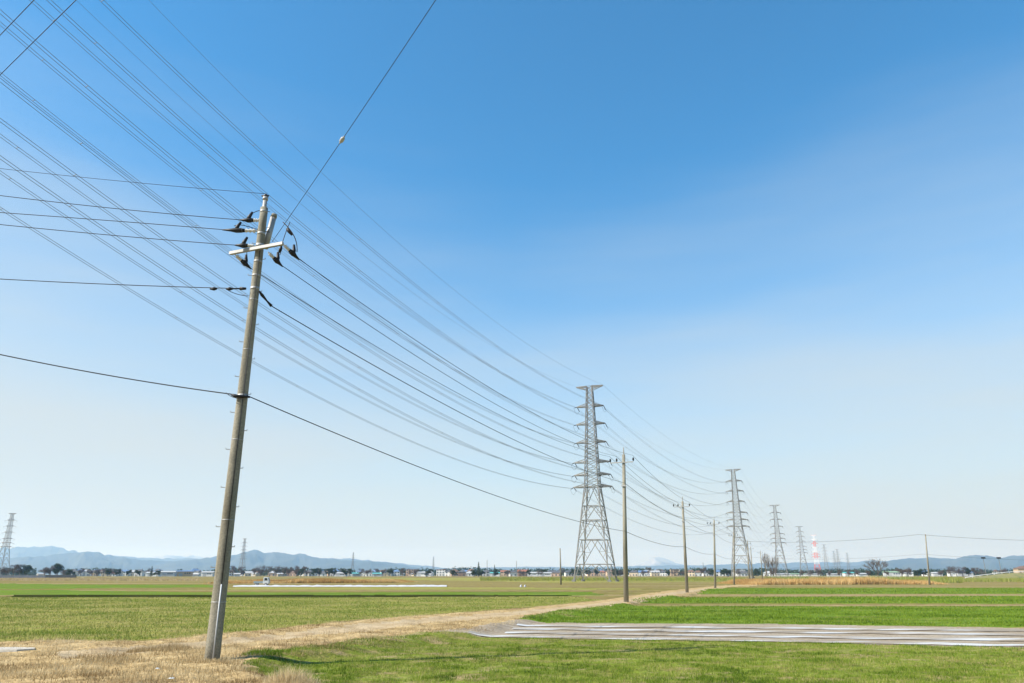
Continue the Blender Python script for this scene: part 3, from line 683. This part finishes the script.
for i, nm in enumerate(('nearest','second nearest','second farthest','farthest')):
    k = (.03,.30,.60,.90)[i]; a = BA+(TA-BA)*k; b = BB+(TB-BB)*k; a = a+(b-a)*.012*((i*5) % 3)
    ribbon('mulch_film', a, b, .62, .03, film, f'{nm} long pale plastic mulch strip on the bare soil', 'plastic mulch', 'plastic mulch strips', i*3.3+1)
cover_m = plain('white_fleece', (.43,.44,.47), rough=.6, scale=1)
a, b = g(234,585.7), g(447,585.7); ribbon('row_cover', a, b, 1.3, .22, cover_m, 'long white low row cover lying in the field right of the leaning pole', 'row cover', None, 2)
q = g(10,650); m = MB(); 
poly = [(-1.1,-.28),(-.4,-.36),(.35,-.3),(.62,-.05),(.45,.25),(-.1,.38),(-1.1,.36)]
m.add([(q[0]+x, q[1]+y, -.02) for x, y in poly]+[(q[0]+x*.97, q[1]+y*.95, .035) for x, y in poly], [tuple(range(7,14))]+[(i, (i+1) % 7, 7+(i+1) % 7, 7+i) for i in range(7)])
o = m.build('concrete_slab', mat('old_concrete', [(.36,.32,.26),(.52,.48,.41)], scale=2.5, fine=(25,.15), bump=.2)); tag(o, 'pale flat concrete slab in the dry grass at the left edge', 'slab')
for px, py, s, lab in ((157,672,.045,'crumpled white litter scrap in the dry grass left of the leaning pole'),(171,681,.055,'flat white scrap lying at the bottom edge below the other scrap')):
    q = g(px, py); m = MB(); r2 = random.Random(px); z0 = float(hgt(np.array([q[0]]), np.array([q[1]]))[0])
    ring = [(math.cos(t)*s*r2.uniform(.6,1.2), math.sin(t)*s*r2.uniform(.4,.9)) for t in [k*math.pi/4 for k in range(8)]]
    m.add([(q[0]+x, q[1]+y, z0+.05) for x, y in ring]+[(q[0]+x*.6, q[1]+y*.6, z0+.05+s*r2.uniform(.1,.45)) for x, y in ring], [tuple(range(8,16))]+[(i, (i+1) % 8, 8+(i+1) % 8, 8+i) for i in range(8)])
    o = m.build('litter', plain('white_plastic', (.45,.46,.45), rough=.4)); tag(o, lab, 'litter')
for k, (px, lab) in enumerate(((521,'small white marker bag in the brown field left of the biggest pylon'),(525,'second white marker bag, right beside the first in the brown field'))):
    q = g(px, 586); m = MB(); m.tube([Vector((*q,-.3)), Vector((*q,-.1)), Vector((q[0],q[1],.1)), Vector((q[0]+.05,q[1],.2))], [.15,.19,.12,.04], 9); o = m.build('marker_bag', cover_m, None, True); tag(o, lab, 'bag', 'white bags in the field')

# ------------------------------------------------------------------ small farm truck
paint = plain('white_paint', (.64,.65,.66), rough=.35); glass = plain('dark_glass', (.03,.04,.05), rough=.1); tyre = plain('tyre_rubber', (.02,.02,.02)); grey_p = plain('grey_blue_bed', (.30,.36,.40), rough=.5)
q = g(262, 584.0); tk = empty('farm_truck', (*q, -.25), R(4)); tk.scale = (.8,.8,.8); tag(tk, 'small white flatbed truck standing in front of the reeds at the row cover end', 'truck')
def prism(m, prof, y0, y1): # profile in x,z
    n = len(prof); m.add([(x, y0, z) for x, z in prof]+[(x, y1, z) for x, z in prof], [tuple(range(n)), tuple(range(2*n-1, n-1, -1))]+[(i, n+i, n+(i+1) % n, (i+1) % n) for i in range(n)]); return m
prism(MB(), [(.35,.4),(1.6,.4),(1.66,.95),(1.35,1.8),(.5,1.85),(.38,1.7)], -.7, .7).build('cab', paint, tk)
prism(MB(), [(.62,1.1),(1.38,1.1),(1.2,1.65),(.65,1.68)], -.715, -.703).build('side_window', glass, tk)
m = MB(); m.add([(1.665,-.6,1.0),(1.665,.6,1.0),(1.41,.6,1.7),(1.41,-.6,1.7)], [(0,1,2,3)]); m.build('windscreen', glass, tk)
m = MB(); m.box((-.75,0,.55), (2.1,1.4,.14)); m.build('flatbed', grey_p, tk)
for yy in (-.69,.69): MB().box((-.75,yy,.78), (2.1,.04,.3)).build('side_board', grey_p, tk)
MB().box((-1.8,0,.78), (.04,1.34,.3)).build('tailgate', grey_p, tk)
for xx in (-1.2,1.05):
    for yy in (-.66,.66):
        m = MB(); m.tube([Vector((xx,yy-.08,.28)), Vector((xx,yy+.08,.28))], .28, 16); wv = m.build('wheel', tyre, tk)
        m = MB(); m.tube([Vector((xx,yy-.09,.28)), Vector((xx,yy+.09,.28))], .15, 12); m.build('rim', paint, wv)

# ------------------------------------------------------------------ houses and sheds along the horizon
WALL = {'white':(.62,.62,.60),'cream':(.60,.50,.36),'pale grey':(.45,.46,.47),'tan':(.45,.34,.23),'peach':(.62,.43,.30),'brown':(.22,.15,.11)}
ROOF = {'dark grey':(.09,.095,.105),'brown':(.16,.10,.07),'blue':(.10,.17,.30),'rust':(.26,.11,.07),'light grey':(.36,.37,.38),'teal':(.08,.32,.33),'green':(.22,.33,.22)}
wm = {k: plain('wall_'+k.replace(' ','_'), v) for k, v in WALL.items()}; rm = {k: plain('roof_'+k.replace(' ','_'), v) for k, v in ROOF.items()}
win_m = plain('window_glass', (.05,.07,.09), rough=.1); door_m = plain('door_brown', (.15,.1,.07))
def make_house(kind, wall, roof, w, d, h):
    root = empty({'house':'house','shed':'farm_shed','block':'apartment_block','greenhouse':'greenhouse'}[kind], (0,0,0)); rh = {'house':2.2,'shed':1.1,'block':.3,'greenhouse':.8}[kind]
    MB().box((0,0,h/2), (w,d,h)).build('wall', wm[wall], root)
    r = MB(); o_ = .5
    if kind == 'block': r.box((0,0,h+.2), (w+.4,d+.4,.4))
    elif kind == 'house' and w < 9.5:
        a = w/2+o_; b = d/2+o_; rg = max(.8, w/2-d/2+.5)
        r.add([(-a,-b,h),(a,-b,h),(a,b,h),(-a,b,h),(-rg,0,h+rh),(rg,0,h+rh)], [(0,1,5,4),(1,2,5),(2,3,4,5),(3,0,4),(0,3,2,1)])
    else:
        prism(r, [(0,0)]*0 or [(-d/2-o_,h),(d/2+o_,h),(0,h+rh)], -w/2-o_, w/2+o_); r.v = [(v[1], v[0], v[2]) for v in r.v]
    ro = r.build('roof', rm[roof], root)
    if kind == 'house' and w > 8: MB().box((w*.25,d*.15,h+rh*.9), (.6,.6,1.3)).build('chimney', wm['brown'], ro)
    lv_ = max(1, round(h/2.8)); nw = max(2, int(w/3))
    if kind in ('house','block'):
        for l in range(lv_):
            for k in range(nw):
                xk = -w/2+w*(k+.5)/nw; zk = 1.5+l*2.8
                if l == 0 and k == 0: MB().box((xk,-d/2-.04,1.05), (1.0,.1,2.1)).build('door', door_m, root); continue
                f = MB().box((xk,-d/2-.03,zk), (1.6,.08,1.3)).build('window', win_m, root); MB().box((xk,-d/2-.08,zk-.72), (1.8,.2,.1)).build('sill', wm['pale grey'], f)
    else:
        MB().box((-w*.2,-d/2-.05,min(h*.4,1.5)), (min(3.2,w*.3),.1,min(h*.8,3))).build('sliding_door', rm['light grey'], root)
        for k in range(3): MB().box((w*.05+k*w*.13,-d/2-.03,h*.65), (w*.09,.06,h*.25)).build('window', win_m, root)
    return root
LM = [(-40,'right of the left edge pylon'),(226,'right of the leaning pole'),(352,'right of the pylon above the houses'),(433,'right of the pylon beside the conifer'),(561,'right of the short bare pole'),
      (626,'right of the tall concrete pole'),(687,'right of the second row pole'),(734,'right of the second large pylon'),(818,'right of the red-white pylon'),(929.5,'right of the lone right pole')]
def seg(px):
    k = [l for l in LM if l[0] <= px][-1]; return k
H = []   # px, distance, kind, wall, roof, w, d, h
HX = [(73,'house','white','dark grey',8,7,5.5),(79,'house','pale grey','blue',9,7,5.6),(86,'house','white','light grey',8,7,5.6),(93,'house','tan','dark grey',8,7,5.2),(99,'house','white','brown',9,7,5.6),(106,'house','cream','dark grey',8,7,5.6),
 (113,'house','white','rust',8,7,3.2),(118,'house','pale grey','dark grey',8,7,5.6),(125,'house','white','blue',9,7,5.6),(132,'house','cream','light grey',8,7,5.3),(139,'house','white','dark grey',8,7,5.6),
 (153.5,'shed','white','light grey',13,9,3.6),(168,'shed','pale grey','light grey',15,9,4.6),(184,'shed','tan','blue',17,10,5.2),(196,'shed','white','light grey',6,5,2.2),(208,'shed','white','light grey',12,9,4.2),
 (237,'shed','white','light grey',6,5,2.5),(249,'house','cream','light grey',10,8,3.8),(256,'house','tan','brown',8,7,4.6),(272,'house','peach','light grey',8,7,3.6),(280,'shed','cream','light grey',6,5,2.6),(291,'house','peach','brown',12,8,4.2),
 (307,'house','cream','dark grey',8,7,4.8),(322,'house','white','dark grey',9,7,3.3),(335,'house','pale grey','blue',9,7,5.6),(341,'shed','pale grey','light grey',12,8,3.2),(347,'house','white','dark grey',8,7,5.5),(356,'shed','pale grey','teal',9,7,3),(368,'house','white','dark grey',10,7,4),(377,'shed','white','teal',9,7,2.8),
 (387,'house','cream','dark grey',8,7,4.6),(396,'house','white','blue',8,7,5.6),(411,'block','peach','rust',11,8,8.2),(422,'shed','white','light grey',10,8,4),(429,'shed','white','light grey',5,4,2),(441,'block','white','rust',9,8,7.6),(450,'house','pale grey','brown',8,7,4.6),
 (462,'house','brown','dark grey',8,7,4.6),(470,'house','white','light grey',9,7,3.4),(486,'house','pale grey','dark grey',8,7,5.2),(495,'shed','white','teal',10,7,3.4),(505,'house','tan','rust',9,7,5.2),(513,'house','white','dark grey',8,7,4.2),(523,'house','brown','rust',11,8,5.4),(533,'shed','pale grey','light grey',11,7,3.6),
 (545,'shed','white','light grey',13,8,3.4),(556,'house','peach','dark grey',11,8,4),(569,'house','white','dark grey',9,7,4.4),(592,'house','peach','dark grey',9,7,5.4),(602,'house','tan','rust',8,7,4.6),(610,'house','peach','brown',8,7,5.6),(634,'house','cream','dark grey',9,7,4.2),(643,'house','white','blue',9,7,4.4),
 (655,'house','cream','light grey',9,7,4.6),(664,'house','white','dark grey',8,7,4.6),(675,'block','tan','dark grey',10,8,8.6),(691,'house','cream','brown',9,7,4.8),(698,'house','white','brown',8,7,4.4),(708,'house','white','dark grey',11,8,4.2),(720,'house','pale grey','light grey',10,7,4.2),(742,'house','white','dark grey',10,7,3.6),(768,'house','white','light grey',9,7,3.6),
 (782,'greenhouse','white','light grey',16,7,2.6),(796,'greenhouse','white','green',18,7,2.6),(812,'greenhouse','white','light grey',16,7,2.4),(834,'greenhouse','pale grey','light grey',14,7,2.4),(848.5,'shed','white','teal',10,7,3.6),(862,'shed','white','light grey',10,7,2.6),(893,'shed','pale grey','green',18,8,4.2),(908,'shed','white','light grey',9,7,3.6),
 (926,'house','white','blue',8,7,5),(937,'shed','pale grey','light grey',9,7,3.4),(952,'shed','white','light grey',7,7,4.2),(964,'shed','pale grey','blue',16,8,4.2),(1023,'house','tan','brown',12,9,4.2)]
cnt = {}
for i, (px, kind, wl, rf, w_, d_, h_) in enumerate(HX):
    Y = 820+((i*37) % 170) if kind != 'shed' else 760+((i*17) % 60)
    if px > 1000: Y = 640
    s_ = Y/760
    o = make_house(kind, wl, rf, w_*s_*.92, d_, h_*.95); o.location = (xat(px, Y), Y, -.25 if px < 1015 else 2.2); o.rotation_euler = (0,0,math.atan2(-o.location.x, Y)*.6+random.uniform(-.25,.25))
    if px < 20: pass
    s0, lm = seg(px); ck = (kind, s0); cnt[ck] = cnt.get(ck, 0)+1
    kn = {'house':'house','shed':'shed','block':'block','greenhouse':'greenhouse'}[kind]
    tag(o, f'{wl} {kn} with {rf} roof, {ORD[cnt[ck]-1]} {kn.split()[-1]} {lm}', {'house':'house','shed':'shed','block':'apartment block','greenhouse':'greenhouse'}[kind], 'buildings along the horizon')

# ------------------------------------------------------------------ trees on the horizon
ever_b = blade_mat('evergreen_leaves', [(.015,.03,.01),(.03,.05,.018),(.05,.07,.025)], .15)
bare_b = blade_mat('bare_twigs', [(.06,.045,.035),(.10,.075,.06),(.14,.10,.08)], .05)
bark = plain('bark', (.13,.105,.085))
def leaf_cloud(cs, n, size):
    V = []; t = []
    for (c, r) in cs:
        k = int(n*r[0]*r[2]); d = rng.normal(size=(k, 3)); d /= np.linalg.norm(d, axis=1)[:,None]; p = np.array(c)+d*np.array(r)*(rng.random((k, 1))**.4)
        a = rng.normal(size=(k, 3)); a /= np.linalg.norm(a, axis=1)[:,None]; b = np.cross(a, rng.normal(size=(k, 3))); b /= np.linalg.norm(b, axis=1)[:,None]
        s = size*(.6+.8*rng.random((k, 1))); V.append(np.stack([p-a*s, p+a*s, p+b*s*1.2], 1)); t.append(np.clip(rng.random(k)*.7+rng.random()*.3, 0, 1))
    V = np.concatenate(V); t = np.concatenate(t); return V.reshape(-1, 3), np.arange(len(V)*3).reshape(-1, 3), np.repeat(t, 3)
def branch(m, p, d, L, r, lev, rnd):
    e = p+d*L; mid = p.lerp(e, .5)+Vector((rnd.uniform(-1,1), rnd.uniform(-1,1), 0))*L*.05
    m.tube([p, mid, e], [r, r*.85, r*.65], 5, False)
    if lev == 0: return
    for k in range(rnd.choice([3,4])):
        q = p.lerp(e, rnd.uniform(.45, 1)); nd = (d+Vector((rnd.uniform(-1,1), rnd.uniform(-1,1), rnd.uniform(-.2,.7)))*.75).normalized()
        branch(m, q, nd, L*rnd.uniform(.55,.8), r*.62, lev-1, rnd)
def make_tree(kind, seed):
    rnd = random.Random(seed); root = empty({'bare':'bare_tree','ever':'evergreen_tree','conifer':'conifer_tree','open':'bare_tree'}[kind], (0,0,0))
    if kind == 'open':
        m = MB(); m.tube([Vector((0,0,-.3)), Vector((.05,0,2.2))], [.2,.13], 8); m.build('trunk', bark, root, True)
        m = MB()
        for k in range(6):
            a = k*1.05+rnd.random()*.5; branch(m, Vector((.05,0,1.2+rnd.random())), Vector((math.cos(a)*.8, math.sin(a)*.8, 1)).normalized(), 2.4, .075, 4, rnd)
        m.build('branches', bark, root); return root
    m = MB(); m.tube([Vector((0,0,-.3)), Vector((.1,.1,3)), Vector((0,.1,6.5))], [.3,.22,.08], 8)
    for k in range(5):
        a = k*1.3; m.tube([Vector((.05,.05,2.2+k*.6)), Vector((math.cos(a)*1.6, math.sin(a)*1.6, 4+k*.6))], [.12,.04], 5)
    m.build('trunk', bark, root)
    if kind == 'conifer': cs = [((rnd.uniform(-.2,.2), rnd.uniform(-.2,.2), 1.6+k*1.2), (2.3-k*.3, 2.3-k*.3, .9)) for k in range(7)]
    else: cs = [((rnd.uniform(-2.4,2.4), rnd.uniform(-1.8,1.8), rnd.uniform(2.4,6.6)), (rnd.uniform(.8,1.9),)*2+(rnd.uniform(.7,1.5),)) for k in range(13)]
    v, f, t = leaf_cloud(cs, 150 if kind != 'bare' else 85, .2 if kind != 'bare' else .16)
    o = npmesh('crown', v, f, ever_b if kind != 'bare' else bare_b, t); o.parent = root; return root
protos = {}; tree_count = {}
for k in ('bare','ever','conifer'): protos[k] = [None]*3; tc_ = {}
KN = {'bare':('bare brown tree','tree'),'ever':('dark evergreen tree','tree'),'conifer':('dark pointed conifer','tree')}
def put_tree(kind, px, Y, sx, sz, lab=None):
    j = int(px*7) % 3
    if protos[kind][j] is None: o = protos[kind][j] = make_tree(kind, j); rekids()
    else: o = copy_tree(protos[kind][j])
    o.location = (xat(px, Y), Y, -.25); o.scale = (sx, sx, sz); o.rotation_euler = (0,0,px*1.7)
    s0, lm = seg(px); tc_[(kind, s0)] = tc_.get((kind, s0), 0)+1
    tag(o, lab or f'{KN[kind][0]}, {ORD[tc_[(kind, s0)]-1]} such tree {lm}', 'tree', 'trees along the horizon'); return o
TR = [('bare',x,500,s,z) for x, s, z in ((-6,1.2,1.0),(5,1.0,1.0),(13,1.2,1.15),(19,1.0,1.2))]+[('ever',25,500,1.1,1.1),('bare',44,500,1.1,.95),('bare',50,500,1.2,1.15),('ever',57,500,1.2,1.15),('bare',64,520,.9,.7),('ever',70,520,.9,.7)]
TR += [('bare',x,760,1.0,.95+((x*13) % 7)*.05) for x in (80,89,97,103,111)]+[('ever',x,700,.8,.9) for x in (108,117,128,137)]+[('conifer',151,640,.7,.9),('ever',157,660,.9,.75)]
TR += [('bare',x,760,1.15,1.1+((x*13) % 7)*.06) for x in (232,241,254,261,268,276,283,290,297,304)]+[('ever',x,700,.9,1.0) for x in (301,313,318,328,333,344,349)]+[('bare',x,780,1.1,1.1) for x in (361,368,376,383,402,416)]
TR += [('ever',427,660,.7,.7),('ever',454,700,.8,.8),('ever',474,640,1.0,.75),('conifer',478.5,640,.85,1.25),('ever',482,640,.8,.7),('ever',496,700,.8,.9),('conifer',494.5,700,.6,1.1),('bare',508,720,.9,.8),('bare',521,740,1,.9),('ever',529,740,.8,.85),('bare',540,760,1,.8),('ever',581,650,.8,.75),('ever',588,700,.9,.8),('ever',615,650,.9,.8),('bare',621,700,.8,.8)]
TR += [('bare',644,760,1,.9),('bare',649,700,.9,1.2),('ever',668,760,.8,.9),('bare',683,700,.8,.8),('bare',704,620,.9,1.2),('ever',712,680,.9,.8),('ever',728,620,1.3,.95),('ever',724,640,1.0,.8),('bare',738,700,1,.9),('ever',757,660,.8,.9),('bare',774,560,.9,.9)]
TR += [('bare',x,600,.75,.75) for x in (803,811,820,830,840,849,858,869,887)]+[('ever',870,640,.7,.7),('bare',902,560,1.1,.95),('bare',908,560,1.1,1),('ever',918,600,.9,.7),('ever',924,600,.9,.8),('bare',941,640,1,.8),('bare',951,700,1.2,1.2),('bare',957,700,1.2,1.2),('bare',963,700,1.2,1.15),('ever',969,700,1.0,1.05),('bare',976,700,1.2,1.15),('bare',982,720,1,1),('bare',1004,600,1.1,1)]
for a in sorted(TR, key=lambda q: q[1]): put_tree(*a)
ot = make_tree('open', 5); ot.location = (xat(878, 280), 280, -.25); ot.scale = (1.25,1.25,1.15); tag(ot, 'bare leafless tree with spreading twigs behind the orange reeds', 'tree')
for k, (px, s) in enumerate(((767,.75),(771,.62),(776,.7))):
    o = make_tree('open', 11+k); o.location = (xat(px, 255+k*6), 255+k*6, -.25); o.scale = (.6*s, .6*s, s*1.75); tag(o, f'{["left","middle","right"][k]} bare upright sapling of three at the left end of the reeds', 'tree', 'bare saplings')
# the town goes on behind the first row: houses and trees in the haze
rekids(); hp = [o for o in C.objects if o.type == 'EMPTY' and o.name.split('.')[0] in ('house','farm_shed')][::4]; tp_ = [p for k in ('bare','ever') for p in protos[k] if p]
r3 = random.Random(4)
def town_px(): return r3.choice([r3.uniform(70,215), r3.uniform(228,460), r3.uniform(228,460), r3.uniform(460,740), r3.uniform(460,740), r3.uniform(-40,1000)])
for k in range(90):
    o = copy_tree(r3.choice(hp)); Y = r3.uniform(900,1150); o.location = (xat(town_px(), Y), Y, -.25); o.rotation_euler = (0,0,r3.uniform(-.8,.8)); z_ = r3.uniform(.9,1.25); o.scale = (r3.uniform(.9,1.25), 1, z_)
    tag(o, 'small hazy house deep in the town strip, behind the nearer row of roofs', 'house', 'hazy houses deep in the town')
for k in range(80):
    o = copy_tree(r3.choice(tp_)); Y = r3.uniform(840,1100); o.location = (xat(town_px(), Y), Y, -.25); o.rotation_euler = (0,0,r3.uniform(0,6)); z_ = r3.uniform(.7,1.35); o.scale = (z_*r3.uniform(.8,1.3), z_, z_)
    tag(o, 'small hazy tree deep in the town strip, between the far roofs', 'tree', 'hazy trees deep in the town')
# a long dark wood far behind, one mass
n = 70000; a = rng.random(n); px = -80+1220*a; Yp = 1000+rng.random(n)*160; x = np.array([xat(p, q) for p, q in zip(px, Yp)])
hh = (5+8*fbm(px*.05, px*0+2, 4))*(.25+.75*rng.random(n)); dens = fbm(px*.02+4, px*0+9, 3) > .38
x, Yp, hh = x[dens], Yp[dens], hh[dens]; n = len(x); V = np.stack([x, Yp, hh*rng.random(n)**.5], -1)
aa = rng.normal(size=(n, 3))*.7; bb = rng.normal(size=(n, 3))*.7
tag(npmesh('distant_wood', np.stack([V-aa, V+aa, V+bb*1.3], 1).reshape(-1, 3), np.arange(n*3).reshape(-1, 3), ever_b, np.repeat(rng.random(n), 3)), kind='stuff')

# ------------------------------------------------------------------ left edge wall, embankment, masts
def fence(px0, px1, Y, h, mt, lab, name='wall'):
    a, b = xat(px0, Y), xat(px1, Y); m = MB(); m.box(((a+b)/2, Y, h/2-.25), (b-a, .3, h)); k = int((b-a)/6)
    for i in range(k+1): m.box((a+(b-a)*i/k, Y, h/2-.2), (.4,.45,h+.1))
    o = m.build(name, mt); tag(o, lab, 'fence'); return o
fence(-70, 46, 430, 1.5, plain('grey_panels', (.13,.14,.16)), 'long low grey fence below the trees at the left edge', 'panel_fence')
fence(46, 76, 428, 1.7, plain('dark_panels', (.05,.055,.06)), 'dark panel fence at the right end of the grey fence, left side', 'panel_fence')
fence(770, 900, 420, 1.0, plain('pale_panels', (.5,.5,.48)), 'low pale fence along the horizon behind the reeds', 'low_fence')
# grassy embankment right
L0, L1 = xat(968, 350), xat(1120, 350); ns = 40; V = []
for i in range(ns+1):
    k = i/ns; xx = L0+(L1-L0)*k; hh_ = 2.6*min(1, k*3.2)**.8
    for (dy, dz) in ((-9,0),(-6,.35),(-2.5,.9),(0,1),(3,1),(9,0)): V.append((xx, 352+dy, -.25+hh_*dz+.03*math.sin(i*1.7+dy)))
f = [(i*6+j, (i+1)*6+j, (i+1)*6+j+1, i*6+j+1) for i in range(ns) for j in range(5)]
tag(npmesh('embankment', V, np.array(f), mat('bank_grass', [(.12,.14,.04),(.2,.18,.07),(.16,.16,.05)], scale=.3, fine=(2,.3)), smooth=True), kind='structure')
m = MB(); m.tube([Vector((L0+i*(L1-L0)/20, 352.5, -.25+2.6*min(1, i/20*3.2)**.8+.55)) for i in range(21)], .13, 6)
for i in range(21): m.box((L0+i*(L1-L0)/20, 352.5, -.25+2.6*min(1, i/20*3.2)**.8+.2), (.14,.14,.8))
o = m.build('guard_rail', plain('white_rail', (.7,.7,.7))); tag(o, 'white guard rail along the grassy bank at the right edge', 'guard rail')
for px, lab in ((986.5,'floodlight mast on the bank, left of two'),(1002,'floodlight mast on the bank, right of two')):
    Y = 380; x = xat(px, Y); top = zat(558, Y); rt = empty('floodlight_mast', (x, Y, -.25)); tag(rt, lab, 'floodlight', 'floodlight masts')
    MB().tube([Vector((0,0,0)), Vector((0,0,top))], [.16,.1], 8).build('mast', steel, rt)
    MB().box((0,0,top), (1.5,.12,.12)).build('lamp_bar', steel, rt)
    for k in (-.75,-.25,.25,.75): MB().box((k,-.15,top+.3), (.45,.35,.7)).build('lamp_head', black_m, rt)
for px, ty, lab in ((487,559.5,'thin antenna mast right of the pointed conifer'),(516.5,560.5,'thin antenna mast halfway between the pointed conifer and the short bare pole'),(704,562,'thin antenna mast between the second and third poles of the row')):
    Y = 700; x = xat(px, Y); z = zat(ty, Y); rt = empty('antenna_mast', (x, Y, -.25)); tag(rt, lab, 'antenna', 'antenna masts')
    MB().tube([Vector((0,0,0)), Vector((0,0,z))], [.3,.16], 6).build('mast', steel, rt)
    for k in (.8,.93): MB().box((0,0,z*k), (1.5,.1,.1)).build('antenna_arm', steel, rt)

# ------------------------------------------------------------------ air
hz = MB().box((0, 6500, 249), (46000, 24000, 504)); hm = bpy.data.materials.new('haze'); hm.use_nodes = True; ht = hm.node_tree; ht.nodes.clear()
pv = N(ht, 'VolumePrincipled'); pv.inputs['Color'].default_value = (.36,.62,1,1); pv.inputs['Absorption Color'].default_value = (1,1,1,1); pv.inputs['Density'].default_value = 1.0e-4; pv.inputs['Anisotropy'].default_value = .2
ou = N(ht, 'OutputMaterial'); ht.links.new(pv.outputs[0], ou.inputs['Volume']); tag(hz.build('haze', hm), kind='stuff')
